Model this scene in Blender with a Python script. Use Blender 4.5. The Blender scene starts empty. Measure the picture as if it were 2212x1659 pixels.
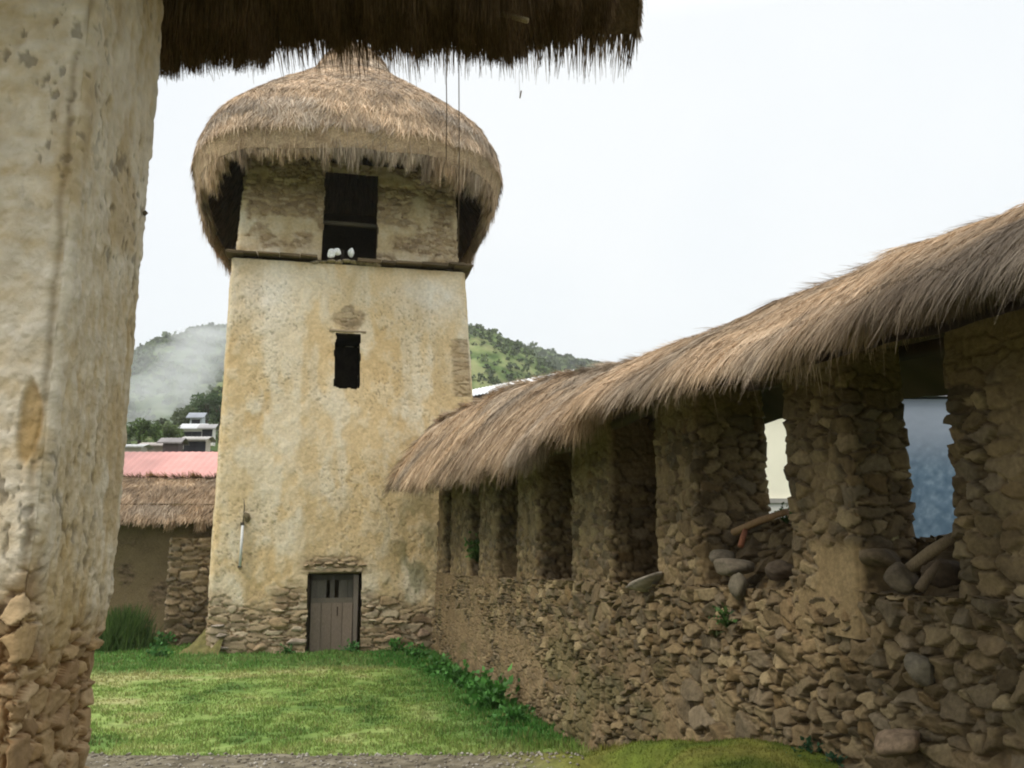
import bpy, math
import numpy as np
from mathutils import Vector

# ------------------------------------------------------------------ camera, world, sun
SC = bpy.context.scene
COL = SC.collection
RAD = math.radians
F = 1916.0            # focal length in pixels of a 2212 x 1659 picture
PITCH = RAD(9.5)
EYE = np.array([0.0, 0.0, 2.4])

cam_d = bpy.data.cameras.new('camera')
cam_d.sensor_width = 36.0
cam_d.lens = 36.0 * F / 2212.0
cam_d.clip_start = 0.05
cam_d.clip_end = 5000
cam = bpy.data.objects.new('camera', cam_d)
COL.objects.link(cam)
cam.location = EYE
cam.rotation_euler = (math.pi / 2 + PITCH, 0, 0)
SC.camera = cam

SUN_EL, SUN_AZ = 50.0, 236.0      # compass style: 0 = +Y, 90 = +X ; the sun stands behind the camera
world = bpy.data.worlds.new('World')
SC.world = world
world.use_nodes = True
nt = world.node_tree
nt.nodes.clear()
out = nt.nodes.new('ShaderNodeOutputWorld')
bg = nt.nodes.new('ShaderNodeBackground')
bg.inputs['Strength'].default_value = 0.1
sky = nt.nodes.new('ShaderNodeTexSky')
sky.sky_type = 'NISHITA'
sky.sun_disc = False
sky.sun_elevation = RAD(SUN_EL)
sky.sun_rotation = RAD(SUN_AZ)
sky.dust_density = 4.0
tc = nt.nodes.new('ShaderNodeTexCoord')
sep = nt.nodes.new('ShaderNodeSeparateXYZ')
ramp = nt.nodes.new('ShaderNodeMapRange')     # the overcast sky is brighter towards its top
ramp.inputs['From Min'].default_value = 0.52
ramp.inputs['From Max'].default_value = 1.0
ramp.inputs['To Min'].default_value = 7.9
ramp.inputs['To Max'].default_value = 21.0
noi = nt.nodes.new('ShaderNodeTexNoise')
noi.inputs['Scale'].default_value = 1.6
noi.inputs['Detail'].default_value = 3.0
cr = nt.nodes.new('ShaderNodeValToRGB')
cr.color_ramp.elements[0].position = 0.35
cr.color_ramp.elements[0].color = (0.86, 0.915, 0.97, 1)
cr.color_ramp.elements[1].position = 0.65
cr.color_ramp.elements[1].color = (0.965, 0.99, 1.0, 1)
mul = nt.nodes.new('ShaderNodeVectorMath'); mul.operation = 'SCALE'
mix = nt.nodes.new('ShaderNodeMixRGB')
mix.inputs['Fac'].default_value = 0.93
nt.links.new(tc.outputs['Generated'], sep.inputs[0])
nt.links.new(tc.outputs['Generated'], noi.inputs['Vector'])
nt.links.new(sep.outputs['Z'], ramp.inputs['Value'])
nt.links.new(noi.outputs['Fac'], cr.inputs['Fac'])
nt.links.new(cr.outputs['Color'], mul.inputs[0])
nt.links.new(ramp.outputs['Result'], mul.inputs['Scale'])
nt.links.new(sky.outputs['Color'], mix.inputs['Color1'])
nt.links.new(mul.outputs['Vector'], mix.inputs['Color2'])
nt.links.new(mix.outputs['Color'], bg.inputs['Color'])
nt.links.new(bg.outputs[0], out.inputs['Surface'])

sun_d = bpy.data.lights.new('sun', 'SUN')
sun_d.energy = 1.5
sun_d.angle = RAD(14)
sun_d.color = (1.0, 0.92, 0.80)
sun = bpy.data.objects.new('sun', sun_d)
COL.objects.link(sun)
_s = Vector((math.sin(RAD(SUN_AZ)) * math.cos(RAD(SUN_EL)), math.cos(RAD(SUN_AZ)) * math.cos(RAD(SUN_EL)), math.sin(RAD(SUN_EL))))
sun.rotation_euler = _s.to_track_quat('Z', 'Y').to_euler()

SC.view_settings.view_transform = 'Standard'
SC.view_settings.look = 'None'
SC.view_settings.gamma = 1.0
SC.view_settings.exposure = 0.42
SC.cycles.filter_width = 2.0
SC.cycles.max_bounces = 10
SC.cycles.transparent_max_bounces = 64
SC.cycles.diffuse_bounces = 4
SC.cycles.volume_bounces = 5

# ------------------------------------------------------------------ numeric helpers
rng = np.random.default_rng(7)
def A(*a): return np.array(a, dtype=float)
def unit(v):
    v = np.asarray(v, float)
    return v / np.maximum(np.linalg.norm(v, axis=-1, keepdims=True), 1e-9)
FW = A(0, math.cos(PITCH), math.sin(PITCH)); UP = A(0, -math.sin(PITCH), math.cos(PITCH)); RT = A(1, 0, 0)
def ray(px, py): return (px - 1106) / F * RT - (py - 829.5) / F * UP + FW
def on_plane(px, py, p0, n):
    d = ray(px, py); t = np.dot(np.asarray(p0) - EYE, n) / np.dot(d, n)
    return EYE + d * t
def at_y(px, py, Y): return on_plane(px, py, (0, Y, 0), A(0, 1, 0))
def proj(P):
    q = np.asarray(P, float) - EYE
    w = q @ FW
    return 1106 + F * (q @ RT) / w, 829.5 - F * (q @ UP) / w
def z_for(X, Y, curve):          # height at (X, Y) whose picture lies on a curve y(x)
    z = 3.0
    for _ in range(6):
        px, _py = proj((X, Y, z))
        py = np.interp(px, curve[0], curve[1])
        d = ray(px, py); z = EYE[2] + d[2] / d[1] * Y
    return z
def ss(a, b, x):
    t = np.clip((x - a) / (b - a), 0, 1); return t * t * (3 - 2 * t)
def hsh(ix, iy, s):
    with np.errstate(over='ignore'):
        h = (ix.astype(np.int64).astype(np.uint32) * np.uint32(374761393) + iy.astype(np.int64).astype(np.uint32) * np.uint32(668265263) + np.uint32((s * 2246822519) & 0xffffffff))
        h = (h ^ (h >> np.uint32(13))) * np.uint32(1274126177)
        h = (h ^ (h >> np.uint32(16))) * np.uint32(2246822519)
        h = h ^ (h >> np.uint32(15))
    return h.astype(np.float64) / 4294967295.0
def vnoise(u, v, s=0):
    iu = np.floor(u); iv = np.floor(v); fu = u - iu; fv = v - iv
    fu = fu * fu * (3 - 2 * fu); fv = fv * fv * (3 - 2 * fv)
    a = hsh(iu, iv, s); b = hsh(iu + 1, iv, s); c = hsh(iu, iv + 1, s); d = hsh(iu + 1, iv + 1, s)
    return (a * (1 - fu) + b * fu) * (1 - fv) + (c * (1 - fu) + d * fu) * fv
def fbm(u, v, s=0, o=4):
    r = 0; a = 0.5; t = 0
    for k in range(o):
        r = r + a * vnoise(u * 2 ** k + 17.3 * k, v * 2 ** k - 9.1 * k, s + 31 * k); t += a; a *= 0.5
    return r / t
def voro(u, v, seed, wmin=0.7, wmax=1.35):
    iu = np.floor(u); iv = np.floor(v)
    f1 = np.full(u.shape, 9.0); f2 = np.full(u.shape, 9.0)
    cx = np.zeros(u.shape); cy = np.zeros(u.shape); gx = np.zeros(u.shape); gy = np.zeros(u.shape)
    for dx in (-2, -1, 0, 1, 2):
        for dy in (-2, -1, 0, 1, 2):
            jx = iu + dx; jy = iv + dy
            x = jx + 0.08 + 0.84 * hsh(jx, jy, seed); y = jy + 0.08 + 0.84 * hsh(jx, jy, seed + 1)
            w = wmin + (wmax - wmin) * hsh(jx, jy, seed + 2)
            d = np.hypot(u - x, v - y) / w
            near = d < f1
            f2 = np.where(near, f1, np.minimum(f2, d))
            f1 = np.where(near, d, f1)
            cx = np.where(near, u - x, cx); cy = np.where(near, v - y, cy)
            gx = np.where(near, jx, gx); gy = np.where(near, jy, gy)
    return f1, f2, cx, cy, gx, gy
def pal(r, cols):
    cols = np.array(cols, float); n = len(cols)
    x = np.clip(r, 0, 0.9999) * (n - 1)
    i = np.floor(x).astype(int); f = (x - i)[..., None]
    return cols[i] * (1 - f) + cols[i + 1] * f
STONE = [(.065, .047, .024), (.18, .126, .064), (.12, .092, .056), (.235, .170, .088), (.135, .097, .050), (.30, .228, .125), (.09, .069, .040), (.20, .155, .098), (.165, .108, .047)]
MUD = A(.088, .062, .032)
def rubble(u, v, sx, sy, seed, palette=STONE, mud=MUD, rough=1.0, wr=(.7, 1.35), edge=.17):
    """height 0..1 and colour of a field of rubble stones"""
    wu = u / sx + rough * 0.55 * (fbm(u / sx * .9, v / sy * .9, seed + 5, 3) - .5)
    wv = v / sy + rough * 0.8 * (fbm(u / sx * .9 + 40, v / sy * .9, seed + 6, 3) - .5)
    f1, f2, cx, cy, gx, gy = voro(wu, wv, seed, *wr)
    e = f2 - f1
    m = ss(0.02, edge, e)
    r1 = hsh(gx, gy, seed + 11); r2 = hsh(gx, gy, seed + 12) - .5; r3 = hsh(gx, gy, seed + 13) - .5; r4 = hsh(gx, gy, seed + 14)
    h = m * (.5 + .5 * r1 + 1.0 * r2 * cx + 1.0 * r3 * cy + .10 * (vnoise(u / sx * 3.1, v / sy * 3.1, seed + 8) - .5))
    g1, g2, _, _, qx, qy = voro(u / sx * 2.6 + 7, v / sy * 2.6 + 3, seed + 50)
    m2 = ss(0.03, 0.25, g2 - g1)
    r5 = hsh(qx, qy, seed + 60)
    h2 = m2 * (.18 + .3 * r5)
    small = h2 > h
    h = np.maximum(h, h2)
    c = pal(r4, palette); c2 = pal(r5, palette)
    c = np.where(small[..., None], c2, c) * (.88 if palette is STONE else 1.0)
    mm = np.where(small, m2, m)
    grime = fbm(u * 9, v * 9, seed + 20, 4)
    c = c * (.72 + .56 * grime)[..., None]
    dirt = ss(.15, .6, 1 - mm)[..., None]
    c = c * (1 - dirt) + mud * dirt
    h = h + .12 * (fbm(u * 22, v * 22, seed + 21, 3) - .5)
    return h, c

# ------------------------------------------------------------------ mesh builder and tags
def make_mesh(name, V, quads=None, tris=None, C=None, smooth=True):
    me = bpy.data.meshes.new(name)
    V = np.ascontiguousarray(V, np.float32).reshape(-1, 3)
    q = np.zeros((0, 4), np.int32) if quads is None else np.asarray(quads, np.int32).reshape(-1, 4)
    t = np.zeros((0, 3), np.int32) if tris is None else np.asarray(tris, np.int32).reshape(-1, 3)
    me.vertices.add(len(V)); me.vertices.foreach_set('co', V.ravel())
    nl = q.size + t.size
    me.loops.add(nl); me.loops.foreach_set('vertex_index', np.concatenate([q.ravel(), t.ravel()]).astype(np.int32))
    st = np.concatenate([np.arange(len(q)) * 4, q.size + np.arange(len(t)) * 3]).astype(np.int32)
    me.polygons.add(len(st)); me.polygons.foreach_set('loop_start', st)
    me.polygons.foreach_set('use_smooth', np.full(len(st), smooth))
    me.update(calc_edges=True)
    if C is not None:
        C = np.asarray(C, np.float32).reshape(-1, 3)
        a = me.color_attributes.new('Col', 'FLOAT_COLOR', 'POINT')
        a.data.foreach_set('color', np.concatenate([C, np.ones((len(C), 1), np.float32)], 1).ravel())
    me.validate()
    return me
class MB:
    def __init__(s): s.V = []; s.Q = []; s.T = []; s.C = []; s.n = 0
    def add(s, V, quads=None, tris=None, C=(.5, .5, .5)):
        V = np.asarray(V, float).reshape(-1, 3)
        C = np.asarray(C, float)
        if C.ndim == 1: C = np.tile(C, (len(V), 1))
        if quads is not None and len(quads): s.Q.append(np.asarray(quads).reshape(-1, 4) + s.n)
        if tris is not None and len(tris): s.T.append(np.asarray(tris).reshape(-1, 3) + s.n)
        s.V.append(V); s.C.append(C.reshape(-1, 3)); s.n += len(V)
    def box(s, c, ex, ey, ez, C=(.5, .5, .5), jit=0.0):
        """box from a centre and three half-extent vectors"""
        c, ex, ey, ez = [np.asarray(k, float) for k in (c, ex, ey, ez)]
        V = [c + i * ex + j * ey + k * ez for k in (-1, 1) for j in (-1, 1) for i in (-1, 1)]
        V = np.array(V)
        if jit: V = V + rng.normal(0, jit, V.shape)
        s.add(V, [(0, 2, 3, 1), (4, 5, 7, 6), (0, 1, 5, 4), (2, 6, 7, 3), (0, 4, 6, 2), (1, 3, 7, 5)], None, C)
    def tube(s, pts, rad, n=8, C=(.5, .5, .5)):
        pts = np.array(pts, float); rad = np.broadcast_to(rad, (len(pts),))
        R = []
        for i, p in enumerate(pts):
            d = unit(pts[min(i + 1, len(pts) - 1)] - pts[max(i - 1, 0)])
            a = unit(np.cross(d, A(0, 0, 1) if abs(d[2]) < .9 else A(1, 0, 0))); b = np.cross(d, a)
            for k in range(n):
                t = 2 * math.pi * k / n
                R.append(p + rad[i] * (math.cos(t) * a + math.sin(t) * b))
        m = len(pts)
        Q = [(i * n + k, i * n + (k + 1) % n, (i + 1) * n + (k + 1) % n, (i + 1) * n + k) for i in range(m - 1) for k in range(n)]
        R.append(pts[0]); R.append(pts[-1])
        T = [(m * n, (k + 1) % n, k) for k in range(n)] + [(m * n + 1, (m - 1) * n + k, (m - 1) * n + (k + 1) % n) for k in range(n)]
        s.add(R, Q, T, C)
    def grid(s, P, C=(.5, .5, .5), keep=None, flip=False):
        P = np.asarray(P, float); n, m = P.shape[:2]
        i, j = np.meshgrid(np.arange(n - 1), np.arange(m - 1), indexing='ij')
        a = i * m + j
        Q = np.stack([a, a + m, a + m + 1, a + 1], -1)
        if flip: Q = Q[..., ::-1]
        if keep is not None: Q = Q[keep]
        C = np.asarray(C, float)
        s.add(P.reshape(-1, 3), Q.reshape(-1, 4), None, C.reshape(-1, 3) if C.ndim > 1 else C)
    def build(s, name, mat, parent=None, smooth=True):
        me = make_mesh(name, np.concatenate(s.V), np.concatenate(s.Q) if s.Q else None, np.concatenate(s.T) if s.T else None, np.concatenate(s.C), smooth)
        me.materials.append(mat)
        o = bpy.data.objects.new(name, me); COL.objects.link(o)
        if parent is not None:
            o.parent = parent
            o.matrix_parent_inverse = PINV[parent.name]
        else:
            PINV[o.name] = o.matrix_world.inverted()
        PINV[o.name] = o.matrix_world.inverted() if parent is None else __import__('mathutils').Matrix.Identity(4)
        return o
PINV = {}
def tag(o, label=None, cat=None, group=None, kind=None):
    if label: o['label'] = label
    if cat: o['category'] = cat
    if group: o['group'] = group
    if kind: o['kind'] = kind
    return o
def empty(name, loc, label, cat, group=None):
    o = bpy.data.objects.new(name, None); COL.objects.link(o)
    o.location = tuple(loc); o.empty_display_size = .3
    import mathutils
    PINV[o.name] = mathutils.Matrix.Translation(Vector(tuple(loc))).inverted()
    return tag(o, label, cat, group)

# ------------------------------------------------------------------ materials
def mat_col(name, rough=.95, nscale=60.0, namt=.25, bump=.3, bscale=90.0, bdist=.01, spec=.2, trans=0.0, aniso=None):
    m = bpy.data.materials.new(name); m.use_nodes = True
    t = m.node_tree; N = t.nodes; L = t.links
    b = N['Principled BSDF']
    b.inputs['Roughness'].default_value = rough
    b.inputs['Specular IOR Level'].default_value = spec
    at = N.new('ShaderNodeAttribute'); at.attribute_name = 'Col'
    tcn = N.new('ShaderNodeTexCoord')
    vec = tcn.outputs['Object']
    if aniso:
        mp = N.new('ShaderNodeMapping'); mp.inputs['Scale'].default_value = aniso
        L.new(vec, mp.inputs[0]); vec = mp.outputs[0]
    n = N.new('ShaderNodeTexNoise'); n.inputs['Scale'].default_value = nscale; n.inputs['Detail'].default_value = 5
    L.new(vec, n.inputs['Vector'])
    mr = N.new('ShaderNodeMapRange')
    mr.inputs['From Min'].default_value = .3; mr.inputs['From Max'].default_value = .7
    mr.inputs['To Min'].default_value = 1 - namt; mr.inputs['To Max'].default_value = 1 + namt
    L.new(n.outputs['Fac'], mr.inputs[0])
    mu = N.new('ShaderNodeVectorMath'); mu.operation = 'SCALE'
    L.new(at.outputs['Color'], mu.inputs[0]); L.new(mr.outputs[0], mu.inputs['Scale'])
    L.new(mu.outputs[0], b.inputs['Base Color'])
    if bump:
        n2 = N.new('ShaderNodeTexNoise'); n2.inputs['Scale'].default_value = bscale; n2.inputs['Detail'].default_value = 6
        L.new(vec, n2.inputs['Vector'])
        bp = N.new('ShaderNodeBump'); bp.inputs['Strength'].default_value = bump; bp.inputs['Distance'].default_value = bdist
        L.new(n2.outputs['Fac'], bp.inputs['Height']); L.new(bp.outputs[0], b.inputs['Normal'])
    if trans:
        tr = N.new('ShaderNodeBsdfTranslucent'); L.new(mu.outputs[0], tr.inputs['Color'])
        mx = N.new('ShaderNodeMixShader'); mx.inputs[0].default_value = trans
        L.new(b.outputs[0], mx.inputs[1]); L.new(tr.outputs[0], mx.inputs[2])
        L.new(mx.outputs[0], N['Material Output'].inputs['Surface'])
    return m
M_stone = mat_col('stone_masonry', nscale=35, namt=.22, bump=.5, bscale=70, bdist=.012)
M_plaster = mat_col('mud_plaster', nscale=18, namt=.12, bump=.5, bscale=40, bdist=.02)
M_straw = mat_col('straw', nscale=25, namt=.15, bump=0, rough=.8, spec=.25, trans=.12)
M_thatch = mat_col('thatch_body', nscale=30, namt=.3, bump=.8, bscale=45, bdist=.03)
M_wood = mat_col('weathered_wood', nscale=30, namt=.25, bump=.5, bscale=40, bdist=.006, aniso=(6, 6, .6), rough=.8)
M_grass = mat_col('grass_blade', nscale=4, namt=.1, bump=0, rough=.7, trans=.3, spec=.2)
M_soil = mat_col('turf_soil', nscale=9, namt=.25, bump=.7, bscale=30, bdist=.03)
M_leaf = mat_col('leaf', nscale=3, namt=.15, bump=0, rough=.6, trans=.25, spec=.3)
M_far = mat_col('far_hill_cover', nscale=.15, namt=.3, bump=0, rough=1, spec=0)
M_paint = mat_col('painted_wall', nscale=2, namt=.06, bump=.2, bscale=20)
M_metal = mat_col('roof_sheet', nscale=1.5, namt=.12, bump=0, rough=.5, spec=.4)
M_cord = mat_col('cord', nscale=50, namt=.1, bump=0)

# ------------------------------------------------------------------ generic solids with stone or plaster skins
def wrap(mb, B, T, z0, z1, steps, zs, hf, r=.05, keep=None, ztop=None, closed=True):
    """a four-sided solid; B, T: four plan corners at foot and head (counter-clockwise seen from above, side 0 is corner 0 to 1)
    hf(u, z, side, P) returns height in metres and colour; keep(side, s, z) drops faces in openings"""
    B = np.array(B, float)[:, :2]; T = np.array(T, float)[:, :2]
    fr = []; side = []; uu = []; dcor = []; base = 0.0
    for i in range(4):
        L = np.linalg.norm(B[(i + 1) % 4] - B[i])
        st = steps[i]
        if np.isscalar(st): f = np.linspace(0, 1, max(2, int(round(L / st)) + 1))
        else: f = np.asarray(st)
        f = f[:-1]
        fr += list(f); side += [i] * len(f); uu += list(base + f * L); dcor += list(np.minimum(f, 1 - f) * L)
        base += L
    fr = np.array(fr); side = np.array(side); uu = np.array(uu); dcor = np.array(dcor)
    nxt = (side + 1) % 4
    w = np.asarray(zs)[:, None]
    Bp = B[side] * (1 - fr)[:, None] + B[nxt] * fr[:, None]
    Tp = T[side] * (1 - fr)[:, None] + T[nxt] * fr[:, None]
    XY = Bp[None] * (1 - w)[..., None] + Tp[None] * w[..., None]
    zt = z1 if ztop is None else ztop(Tp[:, 0], Tp[:, 1])
    Z = z0 + (zt - z0) * w + 0 * fr[None]
    e = B[(np.arange(4) + 1) % 4] - B
    nrm = unit(np.stack([e[:, 1], -e[:, 0]], -1))
    n = nrm[side].copy()
    other = np.where(fr < .5, (side - 1) % 4, (side + 1) % 4)
    k = np.clip(1 - dcor / max(r, 1e-3), 0, 1)
    n = unit(n * (1 - .5 * k)[:, None] + nrm[other] * (.5 * k)[:, None])
    inset = r * .55 * k ** 2
    U = uu[None] + 0 * Z
    h, c = hf(U, Z, side[None] + 0 * Z.astype(int), fr[None] + 0 * Z)
    P = np.concatenate([XY + n[None] * (h - inset[None])[..., None], Z[..., None]], -1)
    # close the loop
    P = np.concatenate([P, P[:, :1]], 1); c = np.concatenate([c, c[:, :1]], 1)
    kp = None
    if keep is not None:
        S = side; fm = fr + .5 * np.diff(np.append(fr, 1.0) % 1.0001, append=0)[:len(fr)] * 0
        zc = .5 * (Z[1:] + Z[:-1])
        kp = keep(S[None] + 0 * zc.astype(int), fr[None] + 0 * zc, zc, U[1:])
    mb.grid(P, c, kp, flip=True)
    return P
def rect_corners(p0, ux, wx, dep):
    """plan corners: front-left p0, front along ux by wx, back by dep away from the camera"""
    ux = unit(np.array(ux, float)[:2]); nx = A(-ux[1], ux[0])
    p0 = np.array(p0, float)[:2]
    return [p0, p0 + ux * wx, p0 + ux * wx + nx * dep, p0 + nx * dep]
def levels(a, b, st): return np.linspace(0, 1, max(2, int(round((b - a) / st)) + 1))

def straw(mb, root, d, L, w, droop, col, nrm=None, side_jit=.5):
    N = len(root)
    L = np.broadcast_to(L, (N,))[:, None]; w = np.broadcast_to(w, (N,))[:, None]; droop = np.broadcast_to(droop, (N,))[:, None]
    d = unit(d)
    if nrm is None: nrm = unit(EYE - root)
    s = unit(np.cross(d, nrm) + rng.normal(0, side_jit, (N, 3)))
    dn = A(0, 0, -1)
    p0 = root; p1 = root + d * L * .5 + dn * droop * .25; p2 = root + d * L + dn * droop
    V = np.stack([p0 - s * w, p0 + s * w, p1 - s * w * .9, p1 + s * w * .9, p2 - s * w * .2, p2 + s * w * .2], 1).reshape(-1, 3)
    b = np.arange(N)[:, None] * 6
    Q = np.concatenate([b + [[0, 1, 3, 2]], b + [[2, 3, 5, 4]]])
    mb.add(V, Q, None, np.repeat(col, 6, 0))
STRAW = [(.205, .138, .078), (.375, .263, .162), (.46, .337, .218), (.30, .207, .128), (.535, .408, .275), (.28, .197, .13)]
def strawcol(n, pos=None, dark=1.0, amp=.35):
    c = pal(rng.random(n), STRAW)
    if pos is not None:
        g_ = ss(.5, .7, fbm(pos[:, 0] * .9 + 5, pos[:, 2] * 1.4 + pos[:, 1] * .8, 93, 4))[:, None] * .4
        c = c * (1 - g_) + c.mean(1, keepdims=True) * A(1.06, .97, .82) * g_
        c = c * (.62 + .76 * vnoise(pos[:, 0] * 7 + pos[:, 1] * 5, pos[:, 2] * 6 + pos[:, 1] * 3, 94))[:, None]
        f = fbm(pos[:, 0] * 1.7 + pos[:, 1] * 1.1, pos[:, 2] * 2.3 + pos[:, 1], 91, 3)
        c = c * (1 + amp * 2 * (f - .5))[:, None]
    return c * dark

# ================================================================== THE GROUND
NW = unit(A(.97, .245)); DW = A(-NW[1], NW[0]); OFF = 3.15         # the long wall: plan normal, direction, offset of its face
def wp(t, off): return NW * off + DW * t
def lawn_z(x, y):
    return .024 * np.clip(18 - y, -6, 30) + .09 * (fbm(x * .7 + 9, y * .7, 301, 3) - .5) + .05 * (fbm(x * 2.4, y * 2.4, 307, 3) - .5)
def ground_z(x, y):
    x = np.asarray(x, float); y = np.asarray(y, float)
    z = lawn_z(x, y)
    off = x * NW[0] + y * NW[1]
    t = x * DW[0] + y * DW[1]
    # small ditch between lawn and the mossy bank
    dl = np.hypot((x - .35) / .9, (y - 8.35) / .33)
    z = z - .28 * np.exp(-dl ** 2 * 1.4)
    # gravel terrace on which the gateway stands
    ter = .8 + .03 * (fbm(x * 2, y * 2, 303, 3) - .5)
    edge = 6.88 + .05 * (fbm(x * 2.2, x * 0, 304, 3) - .5)
    k = ss(edge + .05, edge - .03, y) * ss(.75, .35, x)
    z = z * (1 - k) + ter * k
    # mossy bank against the wall
    m = ss(9.0, 6.9, y) * ss(1.6, 2.5, off + .3 * (fbm(x * 2, y * 2, 305, 3) - .5))
    bank = .40 + .70 * ss(8.6, 5.6, y) + .08 * (fbm(x * 3.5, y * 3.5, 306, 4) - .5)
    z = np.maximum(z, z * (1 - m) + bank * m)
    return z
def turf_col(x, y):
    a = .5 * fbm(x * 1.1, y * .8, 311, 4) + .5 * fbm(x * .35 + 3, y * .3, 313, 4); b = fbm(x * 4, y * 3, 312, 4)
    c = pal(np.clip(.5 + 2.1 * (a - .5) + 1.0 * (b - .5), 0, 1), [(.085, .15, .032), (.15, .225, .05), (.22, .285, .078), (.31, .31, .125)])
    off = x * NW[0] + y * NW[1]
    g = (ss(1.5, 2.7, off + .8 * (a - .5)) * ss(9.2, 10.5, y) + .7 * ss(16.3, 17.3, y - .2 * x))
    g = np.clip(g, 0, 1)[..., None]
    c = c * (1 - g) + A(.06, .16, .03) * g
    gr = (ss(6.98, 6.88, y) * ss(.8, .35, x + .5 * (b - .5)))[..., None]
    sp = hsh(np.floor(x * 38), np.floor(y * 38), 5)
    c = c * (1 - gr) + pal(sp, [(.085, .07, .045), (.16, .135, .09), (.22, .19, .135)]) * gr
    bk = (ss(9.0, 8.0, y) * ss(1.4, 2.0, off))[..., None]
    moss = pal(np.clip(.5 + 2.2 * (b - .5), 0, 1), [(.055, .08, .012), (.11, .14, .02), (.16, .155, .032)])
    c = c * (1 - bk) + moss * bk
    dt = np.exp(-(np.hypot((x - .35) / .9, (y - 8.35) / .33)) ** 2 * 1.6)[..., None]
    return c * (1 - dt) + A(.05, .04, .022) * dt
gb = MB()
xs = np.linspace(-14, 6, 380); ys = np.linspace(-3, 30, 560)
X, Y = np.meshgrid(xs, ys, indexing='ij')
gb.grid(np.stack([X, Y, ground_z(X, Y)], -1), turf_col(X, Y))
g = gb.build('ground', M_soil); tag(g, kind='structure')
# the far country floor, dropping a little beyond the yard so that nothing is coplanar
gb = MB()
xs = np.linspace(-1500, 1500, 60); ys = np.linspace(-400, 3000, 60)
X, Y = np.meshgrid(xs, ys, indexing='ij')
gb.grid(np.stack([X, Y, -1.2 + 0 * X], -1), pal(fbm(X * .01, Y * .01, 7, 4), [(.05, .07, .02), (.09, .1, .035)]))
g = gb.build('terrain', M_far); tag(g, kind='structure')

# lawn blades
def blades(mb, x, y, h, w, col, lean=.5):
    n = len(x); z = ground_z(x, y)
    root = np.stack([x, y, z - .01], -1)
    a = rng.uniform(0, 2 * math.pi, n); l = rng.uniform(0, lean, n)
    d = unit(np.stack([np.cos(a) * l, np.sin(a) * l, np.ones(n)], -1))
    a2 = rng.uniform(-.6, .6, n)
    s = np.stack([np.cos(a2), np.sin(a2), 0 * a2], -1)
    tip = root + d * h[:, None]
    V = np.stack([root - s * w[:, None], root + s * w[:, None], tip], 1).reshape(-1, 3)
    mb.add(V, None, np.arange(3 * n).reshape(-1, 3), np.repeat(col, 3, 0))
gb = MB()
n = 170000
yy = 6.9 + (22 - 6.9) * rng.random(n) ** 1.25
xx = rng.uniform(-.62, .2, n) * yy
off = xx * NW[0] + yy * NW[1]
ok = (off < 3.1) & (fbm(xx * 5, yy * 5, 320, 3) > .36)
xx = xx[ok]; yy = yy[ok]; off = off[ok]
c = turf_col(xx, yy) * rng.uniform(.75, 1.6, len(xx))[:, None]
dry = rng.random(len(xx)) < .16
c[dry] = c[dry] * .4 + A(.22, .18, .07) * rng.uniform(.4, .9, dry.sum())[:, None]
tall = ss(1.9, 2.9, off) * .5 + .3 * ss(16.0, 17.3, yy - .2 * xx)
h = (.02 + .045 * rng.random(len(xx))) * (1 + 1.6 * tall) * (.6 + .8 * fbm(xx * 2, yy * 2, 322, 3))
blades(gb, xx, yy, h, .0035 + .0006 * yy + 0 * xx, c, .9)
n = 60000
yy = rng.uniform(4.5, 9.2, n); xx = rng.uniform(.1, 2.6, n); off = xx * NW[0] + yy * NW[1]
ok = (off < 3.15) & (off > 1.9 + .3 * rng.random(n))
xx = xx[ok]; yy = yy[ok]
c = turf_col(xx, yy) * rng.uniform(.7, 1.5, len(xx))[:, None]
blades(gb, xx, yy, .012 + .022 * rng.random(len(xx)), .0035 + 0 * xx, c, 1.2)
g = gb.build('grass', M_grass, smooth=False); tag(g, 'short patchy yellow green grass covering the sloping lawn', 'grass', kind='stuff')
# pebbles of the terrace
gb = MB()
n = 2600
px = rng.uniform(-4.6, .5, n); py = 6.95 - rng.random(n) ** 1.5 * 1.6
r = rng.uniform(.006, .02, n); pz = ground_z(px, py)
ico = unit(np.array([(0, 0, 1), (1, 0, 0), (0, 1, 0), (-1, 0, 0), (0, -1, 0), (0, 0, -1)], float))
tri = np.array([(0, 1, 2), (0, 2, 3), (0, 3, 4), (0, 4, 1), (5, 2, 1), (5, 3, 2), (5, 4, 3), (5, 1, 4)])
V = np.stack([px, py, pz + r * .2], -1)[:, None] + ico[None] * (r[:, None] * rng.uniform(.6, 1.2, (n, 3)))[:, None] * A(1, 1, .7)
gb.add(V.reshape(-1, 3), None, (np.arange(n)[:, None, None] * 6 + tri[None]).reshape(-1, 3), np.repeat(pal(rng.random(n), [(.12, .1, .075), (.25, .22, .17), (.38, .35, .3)]), 6, 0))
g = gb.build('gravel', M_stone); tag(g, 'loose gravel on the terrace in front of the gateway', 'gravel', kind='stuff')

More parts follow.
